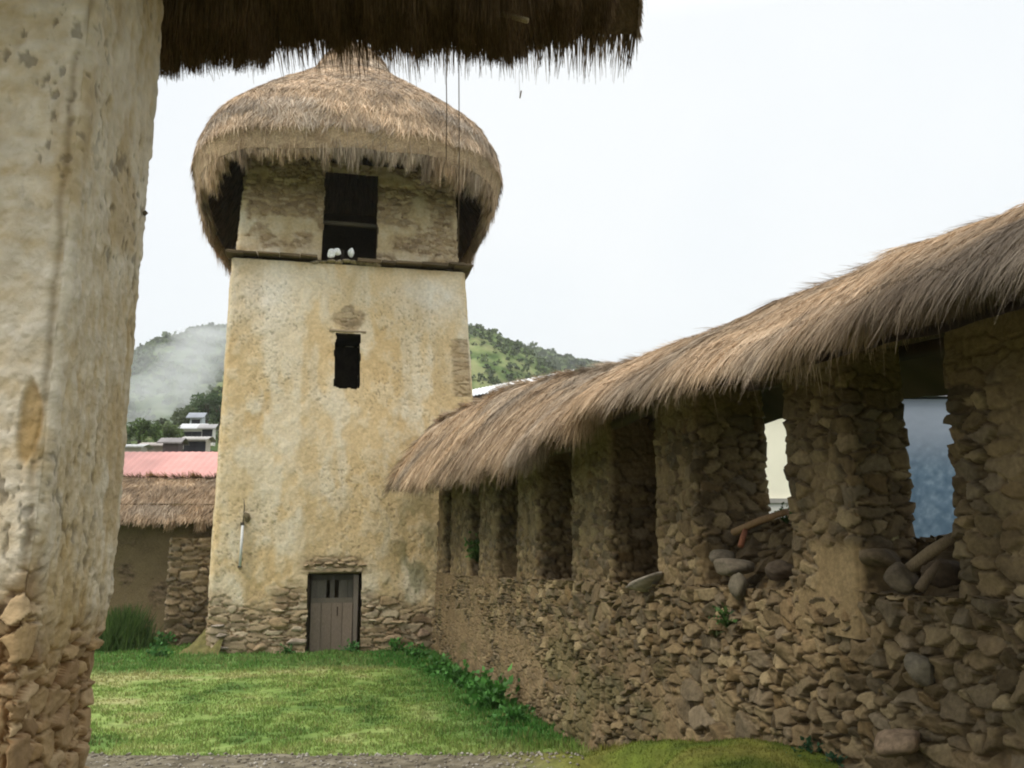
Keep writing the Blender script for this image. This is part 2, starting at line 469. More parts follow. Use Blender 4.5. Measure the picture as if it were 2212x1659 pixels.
# ================================================================== THE BELL TOWER
PSI = RAD(12.5)
TU = A(math.cos(PSI), math.sin(PSI)); TN = A(-math.sin(PSI), math.cos(PSI))
BL = on_plane(443, 1412, (0, 0, .02), A(0, 0, 1))
N3 = A(TN[0], TN[1], 0)
BR = on_plane(1057, 1400, BL, N3)
W0 = np.linalg.norm((BR - BL)[:2])
DEP = 4.7
inset = .28
TLp = on_plane(503, 562, BL + N3 * inset, N3); TRp = on_plane(1002, 585, BL + N3 * inset, N3)
ZL = .5 * (TLp[2] + TRp[2])
B4 = [BL[:2], BR[:2], BR[:2] + TN * DEP, BL[:2] + TN * DEP]
T4 = [TLp[:2], TRp[:2], TRp[:2] + TN * (DEP - 2 * inset), TLp[:2] + TN * (DEP - 2 * inset)]
TC = .5 * (T4[0] + T4[2])
tower = empty('bell_tower', (*(.5 * (B4[0] + B4[2])), 0), 'tall tapering bell tower with ochre mud plaster, round thatched roof and small wooden door', 'tower')
def front_uv(px, py, ins):      # a pixel on the front face -> (distance along face from BL, height)
    p = on_plane(px, py, BL + N3 * ins, N3)
    return np.dot((p - BL)[:2], TU), p[2]
def ins_at(z): return inset * np.clip(z / ZL, 0, 1)
w_l, w_t = front_uv(724, 718, ins_at(5.8)); w_r, w_b = front_uv(775, 842, ins_at(5.2))
d_l, d_t = front_uv(668, 1238, .03); d_r, d_b = front_uv(774, 1404, 0)
def face_s(side, s, z):   # distance along the front face
    a = np.dot(T4[0] - B4[0], TU); b = np.dot(T4[1] - B4[0], TU)
    k = np.clip(z / ZL, 0, 1)
    return (1 - k) * (s * W0) + k * (a + s * (b - a))
def keep_tower(side, s, z, u):
    x = face_s(side, s, z)
    j = .05 * (fbm(z * 5, z * 0 + side * 3 + (x > .5 * (w_l + w_r)) * 7, 411, 2) - .5)
    zk = .06 * (fbm(x * 6, x * 0, 412, 2) - .5)
    win = (x > w_l + j + .02 * ss(5.4, 5.2, z)) & (x < w_r + j) & (z < w_t) & (z > w_b + zk + .5 * np.abs(x - .5 * (w_l + w_r)) ** 2)
    jd = .07 * (fbm(z * 6, z * 0 + (x > .5 * (d_l + d_r)) * 5, 413, 2) - .5)
    door = (x > d_l - .02 + jd) & (x < d_r + .03 + jd) & (z < d_t + .02)
    return ~((side == 0) & (win | door))
SLAB = [(.16, .11, .065), (.31, .225, .13), (.40, .31, .19), (.23, .165, .10), (.46, .37, .25), (.27, .20, .12)]
def tower_skin(u, z, side, s):
    x = face_s(side, s, z)
    hs, cs = rubble(u, z, .36, .105, 501, SLAB, A(.18, .12, .06), rough=1.6, wr=(.5, 1.7))
    # plaster
    n1 = fbm(u * .8, z * .8, 511, 5); n2 = fbm(u * 5, z * 4, 512, 4); n3 = fbm(u * 1.9 + 8, z * .9, 513, 4); n4 = fbm(u * 15, z * 15, 514, 3)
    base = pal(np.clip(.5 + 1.7 * (n1 - .5) + .7 * (n2 - .5), 0, 1), [(.53, .405, .225), (.575, .455, .27), (.60, .49, .31), (.615, .52, .355)])
    pale = np.clip(ss(.50, .66, n3) * .75 + ss(.5, .62, n2) * .3, 0, 1)
    # worn lime wash under the ledge on either side, and dark rising damp at the foot
    g1 = np.exp(-(((x - .75) / .6) ** 2 + ((z - ZL + .75) / .7) ** 2)); g2 = np.exp(-(((x - 4.35) / .75) ** 2 + ((z - ZL + .6) / .45) ** 2))
    lime = np.clip((g1 + 1.1 * g2) * (side == 0) * (.35 + 1.1 * fbm(u * 3, z * 3, 515, 4)), 0, 1)[..., None]
    base = base * A(1.05, .99, .93) * (1 - pale[..., None]) + A(.67, .575, .42) * pale[..., None]
    base = base * (1 - .85 * lime) + A(.76, .71, .62) * .85 * lime
    streak = ss(.52, .72, fbm(u * 2.6, z * .35, 516, 5)) * .45 * (.4 + .8 * fbm(u * 2, z * 1.5, 530, 3))
    base = base * (1 - streak[..., None]) + A(.46, .345, .19) * streak[..., None]
    # straw flecks and small pits in the mud
    pit = ss(.60, .78, fbm(u * 24, z * 24, 517, 3)) * ss(.38, .62, fbm(u * 1.1, z * 1.1 + 3, 518, 3))
    base = base * (1 - .38 * pit[..., None])
    # dull green stain by the wall's end
    st = np.exp(-(((x - 4.15) / .50) ** 2 + ((z - 1.9) / 1.3) ** 2)) * (side == 0) * ss(.34, .58, fbm(u * 5, z * 3, 519, 4))
    base = base * (1 - .7 * st[..., None]) + A(.12, .125, .05) * .7 * st[..., None]
    lowz = 1.0 + .9 * (fbm(u * 1.1, z * .4 + 2, 521, 4) - .5)
    lowz = lowz + .55 * np.exp(-((x - (d_l - .25)) / .35) ** 2) * (side == 0) + .55 * np.exp(-(np.minimum(x, 9) / .28) ** 2) * (side == 0)
    ex = ss(lowz + .30, lowz - .34, z + .55 * (fbm(u * 3.4, z * 5, 522, 4) - .5))
    # eroded patch over the window and ragged quoins high on the corner
    pw = np.exp(-(((x - .5 * (w_l + w_r) - .02) / .42) ** 2 + ((z - w_t - .33) / .36) ** 2)) * (side == 0)
    ex = np.maximum(ex, ss(.42, .7, pw + .5 * (n2 - .5)) * .75)
    q = np.exp(-((x - face_s(side, 1.0 + 0 * s, z)) / .45) ** 2) * ((z > ZL - 2.9) & (z < ZL - .5)) * (side == 0)
    q2 = ss(.5, .62, vnoise(z * 2.6, z * 0 + 4, 523)) * q
    ex = np.maximum(ex, ss(.3, .6, q2) * .6)
    arch = np.exp(-(((x - .5 * (d_l + d_r)) / (.62)) ** 2) ** 2) * ss(d_t + .42, d_t + .22, z) * ss(d_t - .1, d_t, z) * (side == 0)
    ex = np.maximum(ex, arch)
    hp = .035 + .03 * (n1 - .5) + .035 * (n2 - .5) + .012 * (n4 - .5) - .010 * pit
    hs = .055 * hs - .012
    h = hp * (1 - ex) + hs * ex
    c = base * (1 - ex)[..., None] + cs * ex[..., None]
    rim = (ss(.1, .5, ex) * ss(.9, .5, ex))[..., None] * .35
    c = c * (1 - rim) + A(.27, .19, .10) * rim
    return h, c
mb = MB()
wrap(mb, B4, T4, -.4, ZL, [.02, .06, .1, .06], levels(0, ZL, .02), tower_skin, r=.08, keep=keep_tower)
mb.build('tower_shaft', M_plaster, tower)

def fpt(x, z, dep=0.0):      # a point of the front face frame: along, up, into the tower
    p = BL + A(TU[0], TU[1], 0) * x + N3 * (dep + ins_at(z)); p = p.copy(); p[2] = z
    return p
T3 = A(TU[0], TU[1], 0); Z3 = A(0, 0, 1)
def tunnel(mb, x0, x1, za, zb, d0, d1, c, ends=True, seed=1, arch=0):
    """rough reveal of an opening: jambs, head, sill and a back that closes it"""
    def quad(a, b, cc, d, nn, nu=26, nv=16):
        s = np.linspace(0, 1, nu)[:, None, None]; t = np.linspace(0, 1, nv)[None, :, None]
        P = (1 - s) * (1 - t) * a + s * (1 - t) * b + s * t * cc + (1 - s) * t * d
        k = fbm(P[..., 2] * 9 + seed, P[..., 0] * 9 + P[..., 1] * 9, 600 + seed, 3) - .5
        P = P + nn * (.06 * k)[..., None]
        mb.grid(P, np.asarray(c) * (1 + .8 * k)[..., None])
    a0 = fpt(x0, za, d0); b0 = fpt(x0, zb, d0); a1 = fpt(x1, za, d0); b1 = fpt(x1, zb, d0)
    e = N3 * (d1 - d0)
    quad(a0, b0, b0 + e, a0 + e, T3); quad(a1, b1, b1 + e, a1 + e, -T3)
    quad(b0, b1, b1 + e, b0 + e, -Z3); quad(a0, a1, a1 + e, a0 + e, Z3)
    if ends: quad(a0 + e, a1 + e, b1 + e, b0 + e, -N3)
mb = MB()
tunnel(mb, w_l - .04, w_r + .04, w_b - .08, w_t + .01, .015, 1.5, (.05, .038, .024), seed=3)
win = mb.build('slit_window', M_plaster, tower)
mb = MB()
mb.box(fpt(.5 * (w_l + w_r), w_t + .035, .05), T3 * (.5 * (w_r - w_l) + .12), N3 * .09, Z3 * .032, (.30, .235, .15), .008)
mb.build('lintel', M_wood, win)
# door: reveal, wood
mb = MB()
tunnel(mb, d_l - .04, d_r + .05, -.1, d_t + .03, .01, .75, (.16, .12, .07), seed=5)
mb.build('door_reveal', M_plaster, tower)
door = None
mb = MB()
dx0, dx1 = d_l + .05, d_r - .13
dm = .5 * (dx0 + dx1); DD = .2
zr = d_t - .62       # rail between the upper panel and the planks
npl = 4
for k in range(npl):
    a = dx0 + (dx1 - dx0) * k / npl; b = dx0 + (dx1 - dx0) * (k + 1) / npl
    mb.box(fpt(.5 * (a + b), .5 * (zr - .1), DD), T3 * (.5 * (b - a) - .004), N3 * .02, Z3 * (.5 * (zr + .1)), A(.215, .165, .125) * rng.uniform(.8, 1.15), .003)
for k, (a, b) in enumerate([(dx0, dx0 + .10), (dx0 + .10, dx0 + .235), (dm - .05, dm + .055), (dx1 - .30, dx1 - .12), (dx1 - .12, dx1)]):
    if k in (1,): b = dm - .115 + .0
    mb.box(fpt(.5 * (a + b), .5 * (zr + .1 + d_t - .16), DD + .006), T3 * (.5 * (b - a) - .003), N3 * .018, Z3 * (.5 * (d_t - .16 - zr - .1)), A(.12, .105, .085) * rng.uniform(.8, 1.1), .003)
mb.box(fpt(dm, d_t - .1, DD), T3 * (.5 * (dx1 - dx0)), N3 * .02, Z3 * .055, (.07, .06, .05), .003)
mb.box(fpt(dm, zr + .045, DD - .01), T3 * (.5 * (dx1 - dx0)), N3 * .022, Z3 * .052, (.15, .125, .095), .003)
door = mb.build('door', M_wood, tower, smooth=False)
mb = MB(); mb.box(fpt(dm + .12, .78, DD - .03), T3 * .014, N3 * .012, Z3 * .09, (.07, .045, .03), .003)
mb.build('handle', M_wood, door, smooth=False)
mb = MB()
mb.box(fpt(d_r - .07, .5 * d_t - .05, DD - .03), T3 * .045, N3 * .05, Z3 * (.5 * d_t), (.19, .155, .125), .008)
mb.build('door_post', M_wood, tower, smooth=False)
mb = MB()
mb.box(fpt(d_l - .0, .5 * d_t - .05, DD + .02), T3 * .03, N3 * .05, Z3 * (.5 * d_t), (.06, .045, .03), .008)
mb.build('door_post', M_wood, tower, smooth=False)
mb = MB()
mb.tube([fpt(d_l - .10, d_t + .03, .04), fpt(dm, d_t + .045, .03), fpt(d_r + .10, d_t + .02, .04)], [.05, .055, .045], 8, (.27, .205, .125))
mb.build('door_lintel', M_wood, tower)
def stone_lump(mb, c, ex, ey, ez, col, seed=0, n=14):
    """an irregular faceted stone: many rounded-off cutting planes and a rough skin"""
    n = max(n, 12)
    r2 = np.random.default_rng(9000 + seed)
    th = np.linspace(0, math.pi, n)[:, None]; ph = np.linspace(0, 2 * math.pi, 2 * n)[None]
    D = np.stack([np.sin(th) * np.cos(ph), np.sin(th) * np.sin(ph), np.cos(th) + 0 * ph], -1)
    K = unit(r2.normal(0, 1, (13, 3))); dd = r2.uniform(.72, 1.0, 13)
    cut = np.maximum(D @ K.T / dd, .02)
    k = (cut ** 14).sum(-1) ** (-1 / 14)
    k = np.minimum(k, 1.25) * (1 + .10 * (fbm(D[..., 0] * 4 + seed, D[..., 1] * 4 + D[..., 2] * 3, 700 + seed, 4) - .5))
    k[:, -1] = k[:, 0]; k[0] = k[0, 0]; k[-1] = k[-1, 0]
    P = np.asarray(c, float) + (D[..., 0] * k)[..., None] * ex + (D[..., 1] * k)[..., None] * ey + (D[..., 2] * k)[..., None] * ez
    q = fbm(D[..., 0] * 3 + seed, D[..., 2] * 3 + D[..., 1] * 2, 702, 4)
    cc = np.asarray(col, float) * (.55 + .9 * q)[..., None]
    mb.grid(P, cc)
for k in range(6):
    mb = MB()
    x = d_l - .06 + k * (d_r - d_l + .12) / 5
    stone_lump(mb, fpt(x, d_t + .15 + .05 * math.sin(k / 5 * math.pi), .0), T3 * rng.uniform(.07, .11), N3 * .08, Z3 * rng.uniform(.03, .05), (.30, .225, .135), k)
    mb.build('lintel_stone', M_stone, tower)
# a few large slabs in the exposed foot of the tower
for (px, py, w, h, c) in [(640, 1385, .42, .06, (.36, .29, .22)), (600, 1345, .40, .10, (.33, .235, .13)), (560, 1400, .26, .08, (.30, .22, .13)), (478, 1372, .26, .05, (.27, .22, .17)), (480, 1400, .3, .035, (.36, .3, .23)), (470, 1352, .22, .035, (.30, .25, .2)), (640, 1358, .24, .05, (.35, .29, .2)), (600, 1318, .32, .035, (.4, .31, .2)), (850, 1378, .33, .07, (.33, .24, .15)), (915, 1370, .28, .10, (.25, .18, .12)), (860, 1345, .3, .045, (.36, .27, .16)), (805, 1340, .18, .03, (.4, .33, .22)), (800, 1310, .15, .03, (.38, .3, .2))]:
    x, z = front_uv(px, py, 0)
    mb = MB(); stone_lump(mb, fpt(x, z, -.0), T3 * w * .5, N3 * .07, Z3 * h, c, int(px))
    mb.build('foundation_stone', M_stone, tower)

# string course of thin slates between shaft and belfry
lz0, lz1 = ZL, ZL
LE = on_plane(490, 538, BL + N3 * (inset - .22), N3); RE = on_plane(1022, 577, BL + N3 * (inset - .22), N3)
mb = MB()
ledge_l = LE[:2]; ledge_r = RE[:2]; ld = DEP - 2 * inset + .44
zled = A(LE[2], RE[2]) ; LZ = float(zled.mean())
C4 = [ledge_l, ledge_r, ledge_r + TN * ld, ledge_l + TN * ld]
for i in range(4):
    a, b = C4[i], C4[(i + 1) % 4]; L = np.linalg.norm(b - a); e = unit(b - a); nn = A(-e[1], e[0])
    s = 0.0
    while s < L:
        w = rng.uniform(.28, .6); w = min(w, L - s)
        if i == 0 and 2.05 < s + w / 2 < 2.75: s += w; continue
        pp = a + e * (s + w / 2) + nn * rng.uniform(.16, .21)
        zc = LZ + rng.normal(0, .012)
        mb.box(A(pp[0], pp[1], zc), A(e[0], e[1], 0) * (w / 2 - .005), A(nn[0], nn[1], 0) * .2, Z3 * rng.uniform(.018, .03), A(.16, .115, .07) * rng.uniform(.6, 1.3), .008)
        s += w
mb.build('slate_ledge', M_stone, tower, smooth=False)
for k in range(26):      # rubble corbels under the ledge corners
    mb = MB()
    cpt = C4[1] if k % 2 else C4[0]; sg = -1 if k % 2 else 1
    zz = LZ - .07 - rng.random() * .42
    lim = .27 - .55 * (LZ - zz)
    stone_lump(mb, A(*(cpt + TU * sg * (.27 - max(lim, -.02) * rng.random()) + TN * rng.uniform(.2, 1.6)), zz), T3 * .10, N3 * .12, Z3 * .045, (.16, .125, .08), k, 6)
    mb.build('corbel_stone', M_stone, tower)
for k in range(9):
    mb = MB()
    x = np.dot(T4[0] - BL[:2], TU) + 1.75 + k * .17
    stone_lump(mb, fpt(x, LZ - .06 + rng.normal(0, .02), -.02), T3 * .10, N3 * .13, Z3 * rng.uniform(.03, .055), A(.32, .26, .18) * rng.uniform(.7, 1.2), k + 40, 6)
    mb.build('sill_stone', M_stone, tower)

# belfry
bi = inset + .10
bl0 = on_plane(513, 536, BL + N3 * bi, N3); br0 = on_plane(989, 560, BL + N3 * bi, N3)
BZ = LZ + .02
bdep = DEP - 2 * bi
BB = [bl0[:2], br0[:2], br0[:2] + TN * bdep, bl0[:2] + TN * bdep]
ctr = .5 * (BB[0] + BB[2])
BT = [ctr + (p - ctr) * .955 for p in BB]
BH = 10.75
ol, _ = front_uv(697, 450, bi); orr, _ = front_uv(817, 450, bi); _, ob = front_uv(750, 543, bi)
WBf = np.linalg.norm(BB[1] - BB[0]); bl_s = np.dot(BB[0] - BL[:2], TU)
# rear opening: its head is where the sight line under the front arch's dark part meets the back wall
pr = on_plane(745, 536, BL + N3 * (bi + bdep), N3); rear_top = pr[2]
pr0 = on_plane(700, 536, BL + N3 * (bi + bdep), N3); pr1 = on_plane(772, 536, BL + N3 * (bi + bdep), N3)
rl = np.dot((pr0 - BL)[:2], TU); rr = np.dot((pr1 - BL)[:2], TU)
def keep_belfry(side, s, z, u):
    x = bl_s + s * WBf
    j = .05 * (fbm(z * 5, z * 0 + (x > .5 * (ol + orr)) * 7, 431, 2) - .5)
    f = (side == 0) & (x > ol + j) & (x < orr + j) & (z > BZ - .3) & (z < BH - .25)
    xr = bl_s + (1 - s) * WBf
    r = (side == 2) & (xr > rl) & (xr < rr) & (z > BZ - .2) & (z < -5)
    return ~(f | r)
def belfry_skin(u, z, side, s):
    hs, cs = rubble(u, z, .2, .085, 531, SLAB, A(.34, .25, .14))
    n1 = fbm(u * 1.3, z * 1.3, 541, 4); n2 = fbm(u * 6, z * 6, 542, 4)
    base = pal(np.clip(.5 + 1.8 * (n1 - .5) + .8 * (n2 - .5), 0, 1), [(.40, .29, .155), (.52, .41, .25), (.58, .49, .34), (.62, .55, .42)])
    ex = ss(.44, .60, fbm(u * 2.2, z * 2.6, 543, 5) + .22 * ss(BZ + .3, BZ + 1.6, z) - .03)
    h = (.045 + .03 * (n2 - .5)) * (1 - ex) + (.07 * hs - .015) * ex
    cs = cs * 1.15
    return h, base * (1 - ex)[..., None] + cs * ex[..., None]
mb = MB()
wrap(mb, BB, BT, BZ - .02, BH, [.02, .06, .06, .06], levels(BZ, BH, .022), belfry_skin, r=.07, keep=keep_belfry)
belf = mb.build('belfry', M_plaster, tower)
mb = MB()     # inner faces of the belfry chamber, its floor and the jamb thickness
th = .5
I4 = [BB[0] + TU * th + TN * th, BB[1] - TU * th + TN * th, BB[2] - TU * th - TN * th, BB[3] + TU * th - TN * th]
def vquad(a, b, z0, z1, c, nu=12, nv=12, flip=False):
    s = np.linspace(0, 1, nu)[:, None]; t = np.linspace(0, 1, nv)[None]
    XY = a * (1 - s)[..., None] + b * s[..., None] + 0 * t[..., None]
    P = np.concatenate([XY + 0 * t[..., None], (z0 + (z1 - z0) * t + 0 * s)[..., None]], -1)
    mb.grid(P, np.asarray(c, float) * (.7 + .6 * fbm(P[..., 0] * 4 + P[..., 1] * 3, P[..., 2] * 4, 5, 3))[..., None], flip=flip)
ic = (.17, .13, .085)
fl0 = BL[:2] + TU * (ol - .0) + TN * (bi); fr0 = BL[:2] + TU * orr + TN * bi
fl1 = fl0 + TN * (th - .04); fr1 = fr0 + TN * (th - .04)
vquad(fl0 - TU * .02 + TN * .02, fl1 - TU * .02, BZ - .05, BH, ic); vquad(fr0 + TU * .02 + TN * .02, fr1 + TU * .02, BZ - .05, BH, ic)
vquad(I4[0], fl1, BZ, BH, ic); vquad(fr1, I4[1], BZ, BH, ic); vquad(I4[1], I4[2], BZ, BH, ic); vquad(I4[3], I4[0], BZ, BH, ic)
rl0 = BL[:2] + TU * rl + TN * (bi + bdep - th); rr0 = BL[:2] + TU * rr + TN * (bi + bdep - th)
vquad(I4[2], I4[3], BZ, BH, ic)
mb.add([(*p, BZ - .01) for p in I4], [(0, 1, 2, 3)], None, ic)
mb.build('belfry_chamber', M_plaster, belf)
mb = MB()
_, zbeam = front_uv(750, 484, bi + .6)
p0 = BL[:2] + TU * (ol - .3) + TN * (bi + .62); p1 = BL[:2] + TU * (orr + .3) + TN * (bi + .62)
mb.tube([(*p0, zbeam), (*(.5 * (p0 + p1)), zbeam + .01), (*p1, zbeam - .01)], .06, 8, (.16, .135, .09))
mb.build('bell_beam', M_wood, tower)
mb = MB()
pm = BL[:2] + TU * (.5 * (ol + orr) - .14) + TN * (bi + .3)
mb.tube([(*pm, BZ - .1), (*pm, BZ + .35)], [.05, .045], 8, (.05, .04, .03))
mb.build('belfry_post', M_wood, tower)

for k, (px, py, w, h) in enumerate([(716, 549, .10, .10), (729, 543, .09, .07), (760, 546, .07, .10)]):  # small pure white lumps on the belfry sill
    q_ = on_plane(px, py, BL + N3 * (bi - .16), N3)
    mb = MB(); stone_lump(mb, q_, T3 * w, N3 * .08, Z3 * h, (1.0, 1.0, 1.0), 70 + k)
    mb.build('white_lump', M_paint, tower)
# roof of the tower: a thatched bell shape
RC = ctr + TN * .55
RR = 3.52
def eave_z(th):      # th measured from the front (towards the camera), positive to the right
    return 10.04 + .36 * np.cos(th) + .06 * np.sin(th) + .14 * (vnoise(th * 5 + 20, th * 0, 821) - .5)
prof_r = A(3.50, 3.66, 3.60, 3.38, 2.90, 2.35, 1.80, 1.36, 1.02, .80, .45, .05)
prof_z = A(0, .50, 1.05, 1.62, 2.2, 2.76, 3.26, 3.68, 4.10, 4.55, 4.95, 5.2)
prof_t = np.linspace(0, 1, len(prof_r))
def roof_pt(th, s, bump=True):
    r = np.interp(s, prof_t, prof_r); z = np.interp(s, prof_t, prof_z)
    pw = 2 + 1.5 * (1 - s) ** 1.5
    k = (np.abs(np.cos(th)) ** pw + np.abs(np.sin(th)) ** pw) ** (-1 / pw)
    if bump: k = k + (.025 * (fbm(th * 3 + 5, s * 6, 822, 4) - .5) + .012 * (fbm(th * 14, s * 9, 823, 3) - .5)) * np.minimum(1, s * 5 + .5)
    fx = -TN; rx = TU
    dk = 1 + .17 * (1 - s)
    x = RC[0] + r * k * (np.cos(th) * fx[0] * dk + np.sin(th) * rx[0]); y = RC[1] + r * k * (np.cos(th) * fx[1] * dk + np.sin(th) * rx[1])
    ez = eave_z(th)
    return np.stack([x, y, ez * (1 - s) + 9.95 * s + z + 0 * th], -1)
troof = None
mb = MB()
th = np.linspace(-math.pi, math.pi, 260)[:, None]; s = np.linspace(0, 1, 90)[None]
TH = th + 0 * s; S = s + 0 * th
P = roof_pt(TH, S); P[-1] = P[0]
cc = pal(fbm(TH * 9, S * 22, 831, 4), STRAW) * (.75 + .5 * fbm(TH * 2, S * 3, 832, 3))[..., None]
mb.grid(P, cc)
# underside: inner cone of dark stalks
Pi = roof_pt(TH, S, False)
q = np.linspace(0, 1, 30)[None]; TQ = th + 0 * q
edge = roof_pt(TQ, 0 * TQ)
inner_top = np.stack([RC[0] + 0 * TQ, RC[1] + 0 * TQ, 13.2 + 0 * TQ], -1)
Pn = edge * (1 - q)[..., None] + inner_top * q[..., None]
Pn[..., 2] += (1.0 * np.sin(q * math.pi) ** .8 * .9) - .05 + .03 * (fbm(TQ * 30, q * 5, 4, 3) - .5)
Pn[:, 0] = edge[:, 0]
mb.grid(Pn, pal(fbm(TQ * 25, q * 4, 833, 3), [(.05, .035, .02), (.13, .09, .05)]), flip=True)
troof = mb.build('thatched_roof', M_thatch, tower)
def lay_on(fn, a, b, col, L, w, lift=.10, jit=.16, mbx=None, droop=.03, toward=-1, sway=1.0):
    """straws lying along decreasing b on the surface fn(a, b)"""
    P0 = fn(a, b); e = 1e-3
    dD = unit(fn(a, b + toward * 8e-3) - P0); dA = unit(fn(a + 4e-3, b) - P0)
    sw = sway * ((fbm(P0[:, 0] * 2.3 + P0[:, 1], P0[:, 2] * 2.5 + P0[:, 1] * 1.3, 95, 3) - .5) + .6 * (vnoise(P0[:, 0] * 9 + P0[:, 1] * 5, P0[:, 2] * 9, 96) - .5))[:, None]
    n = unit(np.cross(dA, dD)); 
    sgn = np.sign(np.sum(n * A(0, 0, 1), -1))[:, None]; sgn[sgn == 0] = 1
    n = n * sgn
    d = unit(dD + n * (np.asarray(lift) * (rng.random(len(a)) - .15))[:, None] + dA * (rng.normal(0, jit, len(a))[:, None] + sw))
    straw(mbx, P0 + n * .01, d, L, w, droop, col, n, .35)
mb = MB()
n = 90000
a = rng.uniform(-math.pi, math.pi, n); b = rng.random(n) ** .75
b = 1 - b * .99
ok = (np.cos(a) > -.45) | (rng.random(n) < .25); a = a[ok]; b = b[ok]
pos = roof_pt(a, b)
lay_on(roof_pt, a, b, strawcol(len(a), pos, 1.25, .5) * A(1, 1.02, 1.06), rng.uniform(.08, .30, len(a)), rng.uniform(.005, .012, len(a)), mbx=mb, lift=.22 * np.minimum(1, .3 + b * 3), jit=.38, sway=1.6)
# the ragged fringe
n = 26000
a = rng.uniform(-math.pi, math.pi, n)
b = rng.random(n) ** 2 * .07
pos = roof_pt(a, b)
out2 = unit(np.stack([pos[:, 0] - RC[0], pos[:, 1] - RC[1], 0 * a], -1))
cl = vnoise(a * 26, a * 0, 841) * .6 + vnoise(a * 60, a * 0, 842) * .4
d = unit(A(0, 0, -1) + out2 * rng.uniform(-.45, -.02, n)[:, None] + rng.normal(0, .08, (n, 3)))
L = .10 + .75 * cl ** 2 * rng.uniform(.5, 1, n) + .22 * np.exp(-((a - .55) / .3) ** 2) * rng.uniform(.2, 1, n)
straw(mb, pos - out2 * rng.uniform(0, .22, n)[:, None], d, L, rng.uniform(.004, .011, n), 0, strawcol(n, pos, 1.2, .5), out2, .5)
# straw poking down inside, seen from below
n = 16000
a = rng.uniform(-math.pi, math.pi, n); q = .06 + rng.random(n) * .6
e0 = roof_pt(a, 0 * a); tp = A(RC[0], RC[1], 13.2)
p = e0 * (1 - q)[:, None] + tp * q[:, None]; p[:, 2] += .9 * np.sin(q * math.pi) ** .8 - .1
dd = unit(e0 - tp)
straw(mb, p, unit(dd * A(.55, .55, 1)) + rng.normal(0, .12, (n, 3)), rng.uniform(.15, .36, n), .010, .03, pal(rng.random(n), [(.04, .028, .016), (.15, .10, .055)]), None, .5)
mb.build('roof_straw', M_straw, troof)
mb = MB(); ap = roof_pt(A(0.), A(.9))[0] * 0
tz = 9.95 + 4.5
mb.tube([(RC[0] - .25, RC[1] - .75, tz - .9), (RC[0] - .1, RC[1] - .3, tz + .9)], [.012, .006], 5, (.08, .05, .03))
mb.build('ridge_stick', M_wood, tower)

# lamp on the tower wall
x, z0 = front_uv(519, 1222, .02); _, z1 = front_uv(521, 1135, .03)
x2, z2 = front_uv(530, 1118, .03); _, z3 = front_uv(518, 1058, .04)
lamp = empty('wall_lamp', fpt(x, z0, 0), 'slim grey tube lamp fixed upright on the tower beside the door', 'lamp')
mb = MB(); mb.tube([fpt(x, z0, -.10), fpt(x + .01, z1, -.10)], .028, 10, (.62, .62, .60)); mb.build('tube', M_paint, lamp)
mb = MB(); mb.box(fpt(x - .01, z0 - .02, -.075), T3 * .035, N3 * .05, Z3 * .02, (.09, .08, .06)); mb.build('bracket', M_wood, lamp, smooth=False)
mb = MB(); mb.box(fpt(x, z1 + .03, -.07), T3 * .035, N3 * .05, Z3 * .03, (.07, .06, .045)); mb.build('bracket', M_wood, lamp, smooth=False)
mb = MB(); stone_lump(mb, fpt(x2 + .03, z2 + .02, -.05), T3 * .065, N3 * .05, Z3 * .10, (.14, .11, .06), 3, 8); mb.build('ballast_box', M_wood, lamp)
mb = MB(); mb.tube([fpt(x + .01, z1 + .05, -.05), fpt(x + .02, .5 * (z1 + z3), -.03), fpt(x - .01, z3, -.01)], .009, 5, (.10, .09, .07)); mb.build('cable', M_cord, lamp)

# ================================================================== THE LONG WALL WITH ITS THATCH
EAVE = (A(820, 850, 880, 930, 1000, 1060, 1120, 1200, 1250, 1340, 1420, 1500, 1600, 1700, 1800, 1900, 2000, 2100, 2212, 2600, 3200),
        A(1050, 1052, 1050, 1042, 1030, 1015, 990, 945, 905, 880, 855, 840, 825, 800, 765, 745, 715, 690, 655, 540, 380))
RIDGE = (A(820, 870, 900, 950, 1000, 1050, 1100, 1200, 1300, 1400, 1500, 1600, 1700, 1800, 1900, 2000, 2100, 2212, 2600, 3200),
         A(1030, 985, 938, 905, 880, 858, 835, 808, 790, 765, 735, 706, 662, 604, 572, 540, 500, 455, 310, 60))
TST = A(.6, 1.2, 1.8, 2.4, 3.0, 3.6, 4.3, 5, 6, 7, 8, 9, 10.2, 11.5, 13, 14.5, 16, 17.2, 18.1)
oe = np.interp(TST, [0, 6, 11, 15, 17, 18.1], [2.44, 2.46, 2.42, 2.30, 2.20, 2.16])
orr_ = np.interp(TST, [0, 6, 12, 16, 18.1], [3.50, 3.50, 3.45, 3.25, 3.0])
ez = np.array([z_for(*wp(t, o), EAVE) for t, o in zip(TST, oe)])
rz = np.array([z_for(*wp(t, o), RIDGE) for t, o in zip(TST, orr_)])
ez = np.clip(ez, 2.7, 3.7); print(np.round(ez, 2))
print('eave', np.round(ez, 2)); print('ridge', np.round(rz, 2))
